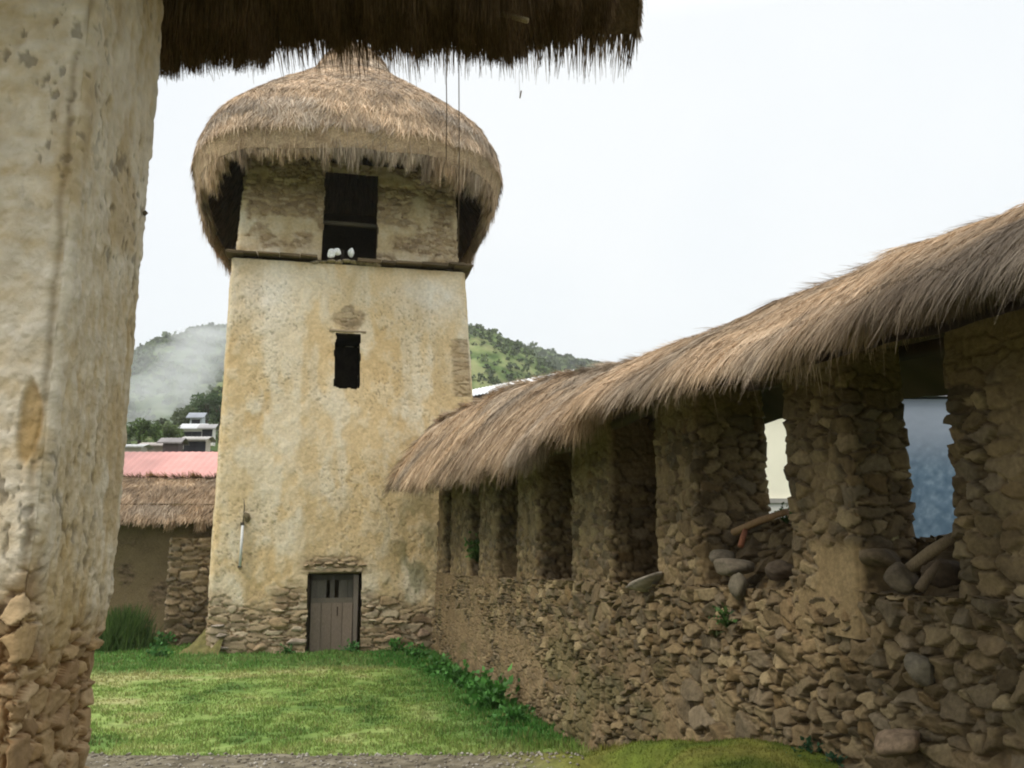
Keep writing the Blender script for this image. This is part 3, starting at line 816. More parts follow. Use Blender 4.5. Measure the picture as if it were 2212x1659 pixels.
def wall_roof_pt(t, s):
    """s 0 at the front eave, .5 at the ridge, 1 at the rear eave"""
    o0 = np.interp(t, TST, oe); o1 = np.interp(t, TST, orr_); z0 = np.interp(t, TST, ez); z1 = np.interp(t, TST, rz)
    q = np.clip(s * 2, 0, 2)
    a = np.where(q <= 1, q, 2 - q)
    off = np.where(q <= 1, o0 + (o1 - o0) * a, o1 + (4.35 - o1) * (1 - a))
    zz = z0 + (z1 - z0) * (np.sin(a * math.pi / 2) ** .85 * .55 + a * .45)
    zz = zz + .17 * (1 - a) - .05 * a + (.07 * (fbm(t * 1.6, s * 5, 851, 4) - .5) + .03 * (fbm(t * 7, s * 14, 852, 3) - .5)) * ss(-.3, .4, a) * 1.2
    sag = .10 * (vnoise(t * 3.1, t * 0, 853) - .5) * (1 - a)
    XY = NW * off[..., None] + DW * np.asarray(t)[..., None]
    return np.concatenate([XY, (zz + sag)[..., None]], -1)
wall = empty('thatched_wall', (*wp(9, OFF + .3), 0), 'long rubble stone wall with square openings under a shaggy thatch cap, running up to the tower', 'wall')
# sill of the openings
def sill(t): return np.interp(t, [0, 3.5, 7, 12, 17, 19], [2.12, 2.10, 1.97, 1.78, 1.60, 1.58])
def t_of(x, y): return x * DW[0] + y * DW[1]
TEND = 18.95
tfr = [TEND]
while tfr[-1] > .4:
    dist = math.hypot(tfr[-1], OFF); tfr.append(tfr[-1] - .00145 * dist * math.hypot(1, 0) * max(1, dist / OFF * .38))
tfr = np.array(tfr); tfr[-1] = .4
fr_front = (TEND - tfr) / (TEND - .4)
WC = [wp(TEND, OFF), wp(.4, OFF), wp(.4, OFF + .68), wp(TEND, OFF + .68)]
def wall_skin(u, z, side, s):
    t = TEND - u
    k = 1.0 + .25 * ss(2.2, .8, z)
    near = ss(10, 4, t)
    h1, c1 = rubble(u * 1.0, z * 1.0 + .15 * np.sin(u), .25, .18, 901, rough=1.15, wr=(.6, 1.6))
    bed = ss(.20, .12, h1)[..., None]; h1 = np.maximum(h1, .17 + .10 * fbm(u * 14, z * 14, 902, 3)); c1 = c1 * (1 - bed) + pal(fbm(u * 7, z * 7, 903, 3), [(.07, .048, .024), (.15, .105, .055)]) * bed
    h2, c2 = rubble(u + 3, z, .13, .085, 931, rough=1.3, wr=(.6, 1.55))
    h2 = np.maximum(h2, .16 + .10 * fbm(u * 14, z * 14, 904, 3))
    b = ss(.45, .6, fbm(u * .8, z * 1.1, 941, 3) + .25 * ss(1.9, .9, z) * near - .06)
    b = np.clip(b, 0, 1)
    h = h1 * b + h2 * (1 - b); c = c1 * b[..., None] + c2 * (1 - b)[..., None]
    # far part is more covered with pale mud
    mud = ss(.5, .72, fbm(u * 1.1, z * 1.6, 943, 4) + .22 * ss(8, 15, t) - .05)
    mc = pal(fbm(u * 5, z * 5, 944, 4), [(.13, .088, .045), (.26, .18, .095)])
    h = h * (1 - .75 * mud) + .45 * mud
    c = c * (1 - .6 * mud)[..., None] + mc * (.6 * mud)[..., None]
    big = fbm(u * .35, z * .5, 946, 3)
    c = c * (.8 + .4 * big)[..., None]
    moss = (ss(.6, .75, fbm(u * 2.3, z * 2.3, 945, 4)) * .35 * ss(1.9, .7, z))[..., None]
    c = c * (1 - moss) + A(.07, .08, .025) * moss
    lean = .07 * ss(1.6, .2, z)
    return .105 * h - .045 + lean, c
mb = MB()
ZS = np.concatenate([np.linspace(0, .25, 30)[:-1], np.linspace(.25, 1, 200)])
wrap(mb, WC, WC, -.1, 0, [fr_front, .2, .25, .2], ZS, wall_skin, r=.05, ztop=lambda x, y: sill(t_of(x, y)))
# rough top of the sill
tt = np.linspace(.4, TEND, 700)[:, None]; oo = np.linspace(OFF - .02, OFF + .7, 26)[None]
T_, O_ = tt + 0 * oo, oo + 0 * tt
hh, cc = rubble(T_, O_, .17, .14, 955)
P = np.concatenate([NW * O_[..., None] + DW * T_[..., None], (sill(T_) - .05 + .06 * hh)[..., None]], -1)
mb.grid(P, cc)
mb.build('wall_base', M_stone, wall)
# piers between the openings; (t far, t near, thickness)
PIERS = [(18.95, 18.2, .6), (17.4, 15.7, .62), (14.75, 13.5, .62), (12.2, 11.15, .62), (9.75, 8.5, .62), (7.35, 6.5, .62), (5.07, 4.52, .35), (3.73, 2.3, .62), (1.3, .4, .62)]
def pier_skin(seed, zt, tc):
    def f(u, z, side, s):
        h, c = rubble(u, z, .15, .085, seed)
        up = ss(zt - .60, zt - .20, z + .25 * (fbm(u * 3, z * 2, seed + 3, 3) - .5))        # mud near the top
        lo = ss(.58, .70, fbm(u * 2, z * 2, seed + 4, 4) + (.0))
        m = np.maximum(up * .85, lo * .6)
        if tc: m = np.maximum(m, ss(2.36, 2.28, z + .10 * (fbm(u * 6, z * 6, 1450, 3) - .5)) * ss(.30, .45, fbm(u * 5, z * 5, 1451, 3)))
        mc = pal(fbm(u * 6, z * 4, seed + 5, 4), [(.17, .12, .06), (.30, .22, .115)])
        h = h * (1 - m) + .5 * m
        return .055 * h - .015, c * (1 - m)[..., None] + mc * m[..., None]
    return f
for k, (ta, tb, thk) in enumerate(PIERS):
    dist = math.hypot(.5 * (ta + tb), OFF); st = max(.010, .0018 * dist)
    o0 = OFF + .02 + (.0 if k != 6 else .0)
    ex_ = .07 if k == 6 else 0.0
    cs = [wp(ta + ex_, o0 - ex_ * .6), wp(tb - ex_, o0 - ex_ * .6), wp(tb - ex_, o0 + thk), wp(ta + ex_, o0 + thk)]
    c0 = .5 * (cs[0] + cs[2]); ct = [c0 + (p - c0) * .97 for p in cs]
    z1 = float(np.interp(.5 * (ta + tb), TST, ez)) + .42
    mb = MB()
    wrap(mb, cs, ct, float(sill(tb)) - .25, z1, [st, st, .06, .08], levels(1.7, z1, st), pier_skin(1000 + 37 * k, z1, k == 6), r=.05)
    mb.build('pier', M_stone, wall)
# panel added to keep rear light out of the farther openings; near two open
mb = MB()
def back_skin(u, z, side, s):
    h, c = rubble(u, z, .16, .09, 1420); return .05 * h, c
cs = [wp(18.6, OFF + .60), wp(7.2, OFF + .60), wp(7.2, OFF + .72), wp(18.6, OFF + .72)]
wrap(mb, cs, cs, 1.5, 3.6, [.05, .1, .3, .1], levels(1.5, 3.6, .05), back_skin)
mb.build('added_back_wall', M_stone, wall)
for (ta, tb, qx, qy) in [(6.6, 5.0, 1685, 1112), (4.6, 3.55, 2010, 1144)]:      # rubble heaped at the back of the open sills
    zt = on_plane(qx, qy, (*wp(5, OFF + .62), 0), A(*NW, 0))[2]
    mb = MB()
    def heap(u, z, side, s):
        h, c = rubble(u, z, .15, .10, 1430, rough=1.6, wr=(.5, 1.7)); return .11 * h - .03, c
    cb_ = [wp(ta, OFF + .16), wp(tb, OFF + .16), wp(tb, OFF + .72), wp(ta, OFF + .72)]; ct_ = [wp(ta, OFF + .52), wp(tb, OFF + .52), wp(tb, OFF + .68), wp(ta, OFF + .68)]
    wrap(mb, cb_, ct_, 1.9, zt, [.012, .05, .1, .05], levels(1.9, zt + .3, .012), heap, ztop=lambda x, y: zt - .05 + .10 * (fbm(x * 6, y * 6, 1431, 3) - .5))
    tl = np.linspace(ta, tb, 80)[:, None]; ol_ = np.linspace(OFF + .45, OFF + .72, 14)[None]; T_, O_ = tl + 0 * ol_, ol_ + 0 * tl
    hh, cc = rubble(T_, O_, .14, .12, 1433)
    mb.grid(np.concatenate([NW * O_[..., None] + DW * T_[..., None], (zt - .10 + .07 * hh)[..., None]], -1), cc)
    mb.build('rubble_fill', M_stone, wall)
# wall plates and lintel poles under the thatch
for off in (OFF + .10, OFF + .5):
    mb = MB()
    pts = [(*wp(t, off), float(np.interp(t, TST, ez)) + .24 + .02 * math.sin(t * 3)) for t in np.linspace(.4, 18.8, 24)]
    mb.tube(pts, .06, 8, (.07, .05, .03))
    mb.build('wall_plate', M_wood, wall)
mb = MB()      # underside boards of cane and mud
tt = np.linspace(.6, 18.1, 160)[:, None]; oo = np.linspace(0, 1, 20)[None]
T_, O_ = tt + 0 * oo, oo + 0 * tt
o0 = np.interp(T_, TST, oe) + .12; off = o0 + (4.2 - o0) * O_
zz = np.interp(T_, TST, ez) + .02 + .32 * np.sin(O_ * math.pi) + .03 * (fbm(T_ * 8, O_ * 8, 77, 3) - .5)
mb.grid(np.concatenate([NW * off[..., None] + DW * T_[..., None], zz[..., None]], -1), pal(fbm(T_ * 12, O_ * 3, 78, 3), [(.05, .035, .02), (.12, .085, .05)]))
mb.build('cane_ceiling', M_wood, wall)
mb = MB()
tt = np.linspace(.6, 18.1, 420)[:, None]; s = np.linspace(0, 1, 44)[None]
P = wall_roof_pt(tt + 0 * s, s + 0 * tt)
cc = pal(fbm((tt + 0 * s) * 14, s * 12 + 0 * tt, 861, 4), STRAW) * .8
mb.grid(P, cc)
# rounded hip at the tower end
q = np.linspace(0, 1, 12)[:, None]; edge = P[-1][None]
cen = np.mean(P[-1], 0); endp = cen + A(*(DW * .30), -.30)
H = edge * (1 - q ** 1.5)[..., None] + (endp[None, None]) * (q ** 1.5)[..., None] + A(*DW, 0) * (np.sin(q * math.pi / 2) * .15)[..., None]
mb.grid(H, np.broadcast_to(A(.25, .18, .11), H.shape).reshape(-1, 3).reshape(H.shape))
wroof = mb.build('thatch_cap', M_thatch, wall)
mb = MB()
n = 150000
# sample so that the density follows what the picture resolves
t = .7 + (18.1 - .7) * rng.random(n) ** 1.35
s = rng.random(n) * .56
pos = wall_roof_pt(t, s)
dist = np.linalg.norm(pos - EYE, axis=1)
tuft = vnoise(t * 6, s * 9, 871)
L = rng.uniform(.14, .34, n) * (.7 + .6 * tuft)
lay_on(wall_roof_pt, t, s, strawcol(n, pos, 1.1, .5), L * .85, np.clip(.00042 * dist, .0014, .008) * rng.uniform(.6, 1.3, n), lift=.26 * (1 - ss(.12, .36, s)) + .0, jit=.26 - .10 * ss(.2, .45, s), sway=.9, mbx=mb, droop=.04 + .06 * rng.random(n))
n = 60000      # fringe hanging at the front eave in tufts
t = .7 + (18.1 - .7) * rng.random(n) ** 1.35
s = rng.random(n) * .09
pos = wall_roof_pt(t, s)
dist = np.linalg.norm(pos - EYE, axis=1)
cl = (vnoise(t * 5.5, t * 0, 881) * .55 + vnoise(t * 17, t * 0, 882) * .45)
L = (.12 + .52 * cl ** 1.6 * rng.uniform(.4, 1, n)) * (.55 + .45 * ss(2, 9, t))
nw3 = A(*NW, 0); dw3 = A(*DW, 0)
d = unit(A(0, 0, -1) - nw3 * rng.uniform(-.1, .75, n)[:, None] + dw3 * (rng.normal(0, .16, n) + .25 * (vnoise(t * 4, t * 0, 883) - .5))[:, None])
straw(mb, pos + nw3 * rng.uniform(0, .16, n)[:, None] + A(0, 0, .02), d, L, np.clip(.00042 * dist, .0014, .008) * rng.uniform(.6, 1.3, n), .02, strawcol(n, pos, .95, .45), None, .5)
n = 45000      # the soft rounded underside of the eave
t = .7 + (18.1 - .7) * rng.random(n) ** 1.35
pos = wall_roof_pt(t, 0 * t) + nw3 * rng.uniform(0, .30, n)[:, None] + A(0, 0, .04)
dist = np.linalg.norm(pos - EYE, axis=1); cl = vnoise(t * 4, t * 0, 885)
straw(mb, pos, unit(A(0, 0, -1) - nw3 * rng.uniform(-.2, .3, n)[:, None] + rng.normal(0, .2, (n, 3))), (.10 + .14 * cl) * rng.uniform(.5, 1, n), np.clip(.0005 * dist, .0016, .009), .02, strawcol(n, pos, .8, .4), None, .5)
n = 500        # long loose stalks
t = rng.uniform(2.5, 17, n); n = 130; t = t[:n]; pos = wall_roof_pt(t, 0 * t + .02)
straw(mb, pos, unit(A(0, 0, -1) + rng.normal(0, .12, (n, 3))), rng.uniform(.15, .42, n), .0016, 0, strawcol(n, pos, .9), None, .5)
n = 9000       # hip end towards the tower
idx = rng.integers(0, H.shape[0] - 1, n); jdx = rng.integers(0, H.shape[1], n)
pos = H[idx, jdx]; outv = unit(pos - (cen + A(*(-DW * .4), -.5)))
d = unit(outv * A(1, 1, .2) + A(0, 0, -.9) + rng.normal(0, .2, (n, 3)))
straw(mb, pos, d, rng.uniform(.2, .5, n), rng.uniform(.004, .009, n), .05, strawcol(n, pos, .95), None, .5)
mb.build('cap_straw', M_straw, wroof)

# things lying in the openings
def lump_thing(name, px, py, off, w, d, h, rot, col, label, cat, seed, roll=0.0):
    p = on_plane(px, py, (*wp(5, off), 0), A(*NW, 0))
    c, s_ = math.cos(rot), math.sin(rot)
    ex = (A(*DW, 0) * -c + A(0, 0, 1) * s_) * w / 2; ez_ = (A(0, 0, 1) * c + A(*DW, 0) * s_) * h / 2
    mb = MB(); stone_lump(mb, p, ex, A(*NW, 0) * d / 2, ez_, col, seed, 12)
    return tag(mb.build(name, M_stone), label, cat)
lump_thing('stone_slab', 1405, 1262, OFF - .02, .46, .35, .09, .38, (.27, .235, .19), 'pale flat slab tilted on the sill of the middle opening', 'stone', 11)
lump_thing('stone', 1590, 1222, OFF + .05, .38, .30, .12, .05, (.15, .125, .09), 'long flat grey stone on the sill below the white gap', 'stone', 12)
lump_thing('stone', 1690, 1232, OFF + .2, .16, .2, .14, .5, (.11, .085, .06), 'small dark stone beside the plastered pier foot', 'stone', 13)
lump_thing('round_stone', 1592, 1268, OFF - .05, .16, .12, .17, 0, (.14, .12, .085), 'round grey stone set under the long flat stone', 'stone', 14)
lump_thing('round_stone', 1990, 1447, OFF - .05, .155, .12, .17, 0, (.16, .135, .095), 'large round grey boulder in the near end of the wall', 'stone', 15)
lump_thing('stone', 1925, 1170, OFF + .25, .16, .25, .15, .4, (.25, .22, .11), 'yellow lichened stone on the sill of the blue gap', 'stone', 16)
lump_thing('stone', 1905, 1205, OFF + .05, .2, .25, .12, -.2, (.12, .09, .055), 'brown stone under the lichened one in the blue gap opening', 'stone', 17)
lump_thing('stone', 1945, 1245, OFF + .0, .13, .15, .16, .9, (.12, .095, .065), 'upright brown stone at the foot of the blue gap opening', 'stone', 18)
lump_thing('stone', 1560, 1205, OFF + .1, .12, .2, .16, 1.0, (.13, .11, .08), 'grey stone leaning in the corner of the white gap sill', 'stone', 22)
lump_thing('stone', 1330, 1215, OFF + .2, .3, .3, .22, .1, (.22, .16, .10), 'brown block at the back of the middle opening', 'stone', 19)
lump_thing('stone', 2045, 1235, OFF + .15, .10, .25, .15, .3, (.09, .065, .042), 'dark block against the nearest pier', 'stone', 20)
lump_thing('stone', 1940, 1610, OFF - .12, .26, .25, .13, .25, (.27, .19, .12), 'orange brown boulder at the bottom of the near wall', 'stone', 21)
def stick(px0, py0, px1, py1, off, r, col, label, name='log'):
    a = on_plane(px0, py0, (*wp(5, off), 0), A(*NW, 0)); b = on_plane(px1, py1, (*wp(5, off + .1), 0), A(*NW, 0))
    m_ = .5 * (a + b) + A(0, 0, .01)
    mb = MB(); mb.tube([a, m_, b], [r, r * .95, r * .8], 9, col)
    return tag(mb.build(name, M_wood), label, 'log')
stick(1600, 1180, 1612, 1140, OFF + .05, .022, (.24, .10, .055), 'short reddish broken stick standing in the white gap opening')
stick(1585, 1150, 1700, 1105, OFF + .12, .028, (.24, .15, .08), 'brown pole lying aslant in the white gap opening')
stick(1965, 1230, 2062, 1160, OFF + .05, .035, (.20, .15, .09), 'thick weathered branch aslant in the blue gap opening')
stick(1985, 1275, 2030, 1215, OFF + .0, .028, (.15, .11, .07), 'dark short branch under the thick one in the blue gap')

# ================================================================== NEAR GATE PILLAR AND ITS ROOF
PA = at_y(128, 600, 2.62); PB = at_y(286, 600, 3.2)
pc = [A(-3.4, 2.70), A(PA[0], 2.62), A(PB[0], 3.22), A(-3.4, 3.3)]
bot = [A(-3.4, 2.70), A(PA[0] - .03, 2.60), A(PB[0] - .045, 3.22), A(-3.4, 3.3)]
top = [A(-3.4, 2.72), A(PA[0] + .03, 2.62), A(PB[0] + .02, 3.22), A(-3.4, 3.28)]
def pillar_skin(u, z, side, s):
    hs, cs = rubble(u, z, .115, .062, 1201, SLAB, A(.17, .10, .045), rough=1.6, wr=(.5, 1.7))
    n1 = fbm(u * 2.2, z * 1.6, 1211, 5); n2 = fbm(u * 14, z * 14, 1212, 4); n3 = fbm(u * 6, z * 3.2, 1213, 4)
    vert = .5 * fbm(u * 30, z * 6, 1214, 4) + .5 * fbm(u * 34, z * 24, 1224, 4); hor = .6 * fbm(u * 7, z * 22, 1215, 4) + .4 * fbm(u * 30, z * 30, 1225, 3)
    gr = np.where(side == 1, vert, hor)
    c = pal(np.clip(.5 + 1.5 * (n1 - .5) + 1.5 * (gr - .5), 0, 1), [(.45, .33, .17), (.56, .45, .29), (.63, .54, .40), (.69, .61, .485)])
    och = ss(.52, .7, n3) * .55
    c = c * (1 - och[..., None]) + A(.42, .29, .125) * och[..., None]
    pit = ss(.60, .70, fbm(u * 42 + 5, z * 24, 1216, 3)) * ss(.42, .62, fbm(u * 3, z * 2, 1217, 3))
    c = c * (1 - .45 * pit)[..., None]
    u1 = np.linalg.norm(bot[1] - bot[0])            # the arris
    wob = .09 * (fbm(z * 2.6, z * 0, 1218, 5) - .5)
    crk = np.exp(-((u - u1 - wob * .5) / .006) ** 2) * ss(.42, .52, fbm(z * 2.5, u * 0 + 2, 1219, 3) + .15)
    c = c * (1 - .45 * crk[..., None]) + A(.22, .13, .04) * .3 * crk[..., None]
    lost = np.exp(-((u - u1 + .035) / .032) ** 2) * np.exp(-((z - 2.72) / .14) ** 2)
    lim = 2.13 + .34 * (fbm(u * 5, z * 1.5, 1221, 4) - .5) + .16 * np.exp(-((u - u1) / .06) ** 2)
    ex = ss(lim + .10, lim - .12, z + .10 * (fbm(u * 16, z * 14, 1231, 3) - .5))
    ex2 = ss(.35, .6, lost) * .8
    c = c * (1 - ex2[..., None]) + A(.40, .26, .10) * ex2[..., None]
    h = .028 + .012 * (n1 - .5) + .014 * (n2 - .5) + .016 * (gr - .5) + .006 * (fbm(u * 60, z * 60, 1230, 2) - .5) - .006 * pit - .006 * crk - .018 * ex2
    h = h * (1 - ex) + (.040 * hs - .030) * ex
    c = c * (1 - ex)[..., None] + cs * A(1.08, .96, .80) * ex[..., None]
    return h, c
mb = MB()
fs = 1 - (np.linspace(1, 0, 260) ** 1.6)
wrap(mb, bot, top, .6, 4.95, [fs, .0045, .05, .1], levels(.6, 4.95, .0065), pillar_skin, r=.022)
pillar = empty('gate_pillar', (-2.2, 2.95, .8), 'near eroded gate pillar of pale mud plaster, bare stones at its foot', 'pillar')
mb.build('pillar_body', M_plaster, pillar)
mb = MB(); p = at_y(300, 462, 3.2)
mb.tube([p - A(.06, 0, 0), p + A(.022, 0, .002), p + A(.03, 0, .008)], [.011, .011, .007], 7, (.12, .09, .06))
mb.build('peg', M_wood, pillar)

ER = 3.62
NE = (A(250, 345, 380, 440, 500, 560, 600, 650, 700, 760, 830, 900, 960, 1020, 1080, 1150, 1200, 1260, 1310, 1370, 1500),
      A(175, 172, 172, 178, 172, 168, 130, 128, 122, 120, 118, 135, 128, 150, 148, 130, 112, 105, 92, 66, 50))
groof = empty('gateway_roof', (-1.4, 2.9, 4.75), 'dark thatched roof of the gateway hanging over the top of the view', 'roof')
XL, XR = -3.6, .555
def groof_pt(x, s):
    """s 0 far eave, .5 ridge, 1 eave behind"""
    q = np.where(s <= .5, s * 2, 2 - s * 2)
    Y = np.where(s <= .5, ER - .95 * q, ER - 1.9 + .95 * q)
    z = 4.78 + .86 * (q * .6 + .4 * np.sin(q * math.pi / 2)) + .05 * (fbm(x * 4, s * 6, 1301, 3) - .5)
    return np.stack([x + 0 * s, Y + 0 * x, z + 0 * x], -1)
mb = MB()
x = np.linspace(XL, XR, 120)[:, None]; s = np.linspace(0, 1, 40)[None]
P = groof_pt(x + 0 * s, s + 0 * x); mb.grid(P, pal(fbm((x + 0 * s) * 20, s * 6 + 0 * x, 5, 3), STRAW) * .7)
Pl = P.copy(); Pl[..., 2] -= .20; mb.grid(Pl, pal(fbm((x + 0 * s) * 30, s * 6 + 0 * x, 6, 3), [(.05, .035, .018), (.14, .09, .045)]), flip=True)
for e in (0, -1):
    mb.grid(np.stack([P[e], Pl[e]]), (.15, .1, .055)); mb.grid(np.stack([P[:, e], Pl[:, e]]), (.13, .09, .05))
gth = mb.build('thatch', M_thatch, groof)
mb = MB()
n = 90000
x = rng.uniform(XL, XR, n); Y = ER - .30 * rng.random(n) ** 1.2
near_end = ss(XR - .22, XR, x)
bunch = np.floor(x * 9 + .8 * vnoise(x * 5, x * 0, 13)); bh = .6 * hsh(bunch, bunch * 0, 1311) + .4 * vnoise(x * 34, x * 0, 1312); bx = (bunch + .5) / 9
ze = np.array([z_for(a_, b_, NE) for a_, b_ in zip(x[:1500], Y[:1500])])
o_ = np.argsort(x[:1500])
xg = np.linspace(XL, XR, 200)
zg = np.array([z_for(a_, ER, NE) for a_ in xg])
tip = np.interp(x, xg, zg) + .10 * bh - .03 + .10 * rng.random(n) ** 2.0 + .26 * near_end ** 2 + .04 * (ER - Y) / .3
rootz = 4.74 + (ER - Y) * .9
rootz = np.maximum(rootz, tip + .08)
root = np.stack([x, Y, rootz], -1)
L = rootz - tip
d = unit(np.stack([rng.normal(0, .045, n) + .7 * (bx - x), rng.normal(.03, .05, n), -np.ones(n)], -1))
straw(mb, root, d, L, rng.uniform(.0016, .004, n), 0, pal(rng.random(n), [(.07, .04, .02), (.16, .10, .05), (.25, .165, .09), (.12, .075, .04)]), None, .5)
n = 30000      # straws laid on both slopes and poking through below
x = rng.uniform(XL, XR - .05, n); s = rng.random(n)
lay_on(groof_pt, x, np.where(s < .5, s, 1 - s) * 1.0, strawcol(n, None, .8), rng.uniform(.2, .4, n), .003, mbx=mb, lift=.15, jit=.08, sway=.15)
n = 26000
x = rng.uniform(XL, XR, n); s = rng.random(n) * .5; p = groof_pt(x, s); p[:, 2] -= .18
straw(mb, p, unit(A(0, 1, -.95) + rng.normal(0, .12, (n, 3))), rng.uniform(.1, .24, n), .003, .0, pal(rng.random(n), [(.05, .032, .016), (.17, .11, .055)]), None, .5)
n = 5000       # gable end straws on the right
s = rng.random(n); p = groof_pt(XR + 0 * s, s); p[:, 2] -= rng.random(n) * .2
straw(mb, p, unit(A(.12, .1, -.98) + rng.normal(0, .12, (n, 3))), rng.uniform(.03, .08, n), .0035, 0, strawcol(n, None, .6), None, .5)
mb.build('thatch_straw', M_straw, gth)
for k, (yy_, zz_) in enumerate([(3.2, 4.86), (2.3, 4.9)]):
    mb = MB(); mb.tube([(XL, yy_, zz_), (-1.2, yy_, zz_ + .02), (XR - .06, yy_ + .02, zz_ + .01)], .05, 8, (.15, .11, .065)); mb.build('purlin', M_wood, groof)
for k in range(7):
    xk = -2.9 + k * .52
    mb = MB(); mb.tube([(xk, ER - .12, 4.58), (xk + .02, ER - .95, 5.3)], .028, 7, (.14, .10, .06)); mb.build('rafter', M_wood, groof)
# split canes lying under the near right corner
mb = MB()
a = at_y(1020, 12, 3.45); b = at_y(1140, 45, 3.35); mb.tube([a, b], .012, 6, (.30, .235, .14)); mb.build('cane', M_wood, groof)
mb = MB()
a = at_y(1060, 5, 3.45); b = at_y(1120, 22, 3.38); mb.tube([a, b], .010, 6, (.34, .26, .15)); mb.build('cane', M_wood, groof)
def cord(px, y0, y1, Y, r, label):
    a = at_y(px, y0, Y); b = at_y(px + 1, y1, Y); b[0] = at_y(px + (1 if y1 < 400 else -1), y1, Y)[0]
    mb = MB(); mb.tube([a, .5 * (a + b) + A(.003, 0, 0), b], r, 5, (.16, .115, .075))
    return tag(mb.build('hanging_cord', M_cord), label, 'cord', 'cords hanging from the gateway thatch')
cord(963, 110, 345, 3.55, .0022, 'shorter thin cord hanging from the gateway thatch before the tower roof')
cord(991, 110, 545, 3.55, .0022, 'longer thin cord hanging past the tower roof down to the belfry corner')
mb = MB(); a = at_y(1121, 150, 3.5); b = at_y(1123, 212, 3.5); c_ = at_y(1126, 196, 3.5)
mb.tube([a, b], .0006, 4, (.3, .24, .17)); mb.tube([c_, b], .003, 4, (.33, .27, .2))
tag(mb.build('straw_wisp', M_straw), 'tiny wisp of straw dangling against the white sky', 'straw')

# ================================================================== BEYOND THE YARD, LEFT
def thatch_band(parent, a, b, zE, zR, dep, seed, n=16000, w=.009):
    """a simple two-sided thatch over the plan line a-b; front eave on the camera side"""
    a = np.array(a, float); b = np.array(b, float); e = unit(b - a); nn = A(-e[1], e[0]); L = np.linalg.norm(b - a)
    def fn(u, s):
        q = np.where(s <= .5, s * 2, 2 - 2 * s); o = np.where(s <= .5, -.45 + (dep / 2 + .45) * q, dep + .45 - (dep / 2 + .45) * q)
        z = zE + (zR - zE) * (.6 * q + .4 * np.sin(q * math.pi / 2)) + .10 * (fbm(u * 1.5, s * 5, seed, 3) - .5)
        XY = a + e * np.asarray(u)[..., None] + nn * o[..., None]
        return np.concatenate([XY, z[..., None]], -1)
    mb = MB(); u = np.linspace(0, L, 90)[:, None]; s = np.linspace(0, 1, 30)[None]
    P = fn(u + 0 * s, s + 0 * u); mb.grid(P, pal(fbm((u + 0 * s) * 9, s * 9 + 0 * u, seed, 3), STRAW) * .8)
    mb.add([(*(a - nn * .4), zE + .02), (*(b - nn * .4), zE + .02), (*(b + nn * (dep + .4)), zE + .02), (*(a + nn * (dep + .4)), zE + .02)], [(3, 2, 1, 0)], None, (.07, .05, .03))
    r = mb.build('thatched_roof', M_thatch, parent)
    mb = MB(); u = rng.uniform(0, L, n); s = rng.random(n) * .55; p = fn(u, s)
    lay_on(fn, u, s, strawcol(n, p, .95, .4), rng.uniform(.2, .45, n), w * rng.uniform(.6, 1.3, n), mbx=mb, lift=.25, jit=.2)
    m = n // 3; u = rng.uniform(0, L, m); p = fn(u, rng.random(m) * .1)
    straw(mb, p, unit(A(0, 0, -1) - A(*nn, 0) * .2 + rng.normal(0, .12, (m, 3))), .08 + .35 * vnoise(u * 7, u * 0, seed + 1) ** 1.5, w, 0, strawcol(m, p, .9, .4), None, .5)
    mb.build('roof_straw', M_straw, r)
house = empty('thatched_house', (-12, 23, 0), 'low brown stone house with thatched roof across the lawn left of the tower', 'house')
ya = 22.0
xa = at_y(150, 1130, ya)[0] - 1.0; xb = at_y(520, 1130, ya + .5)[0] + .6
zE = at_y(330, 1118, ya - .4)[2]; zR = at_y(330, 1030, ya + 1.4)[2]
def house_skin(u, z, side, s):
    h, c = rubble(u, z, .26, .085, 1601, [(.085, .06, .035), (.15, .105, .06), (.12, .085, .05), (.19, .135, .08)], A(.10, .07, .04))
    m = ss(.45, .62, fbm(u * 1.2, z * 1.2, 1602, 4) + .1 * ss(1.0, 2.2, z))
    mc = pal(fbm(u * 4, z * 4, 1603, 3), [(.13, .095, .05), (.19, .14, .075)])
    return (.06 * h) * (1 - m) + .035 * m, c * (1 - m)[..., None] + mc * m[..., None]
mb = MB()
hc = [A(xa, ya), A(xb, ya + .5), A(xb - .2, ya + 3.4), A(xa - .2, ya + 2.9)]
wrap(mb, hc, hc, -.4, zE + .35, [.03, .2, .3, .2], levels(0, 3, .03), house_skin)
mb.build('house_wall', M_stone, house)
thatch_band(house, hc[0], hc[1], zE, zR, 2.9, 1611)
mb = MB()      # lower, nearer stub of wall against the tower
p0 = at_y(368, 1160, 20.2); p1 = at_y(470, 1160, 20.6)
cs = [p0[:2], p1[:2], p1[:2] + A(0, .7), p0[:2] + A(0, .7)]
def stub_skin(u, z, side, s):
    h, c = rubble(u, z, .30, .11, 1651, [(.16, .12, .07), (.27, .20, .12), (.11, .09, .06), (.33, .25, .155)], A(.12, .085, .05))
    return .10 * h - .03, c
wrap(mb, cs, cs, -.3, p0[2], [.025, .1, .2, .1], levels(0, p0[2], .025), stub_skin, ztop=lambda x, y: p0[2] + .10 * (vnoise(x * 3, y * 0, 8) - .5))
mb.add([(*c, p0[2] - .06) for c in cs], [(0, 1, 2, 3)], None, (.27, .21, .12))
stub = mb.build('garden_wall', M_stone); tag(stub, 'short mossy rubble wall joining the tower before the thatched house', 'wall')
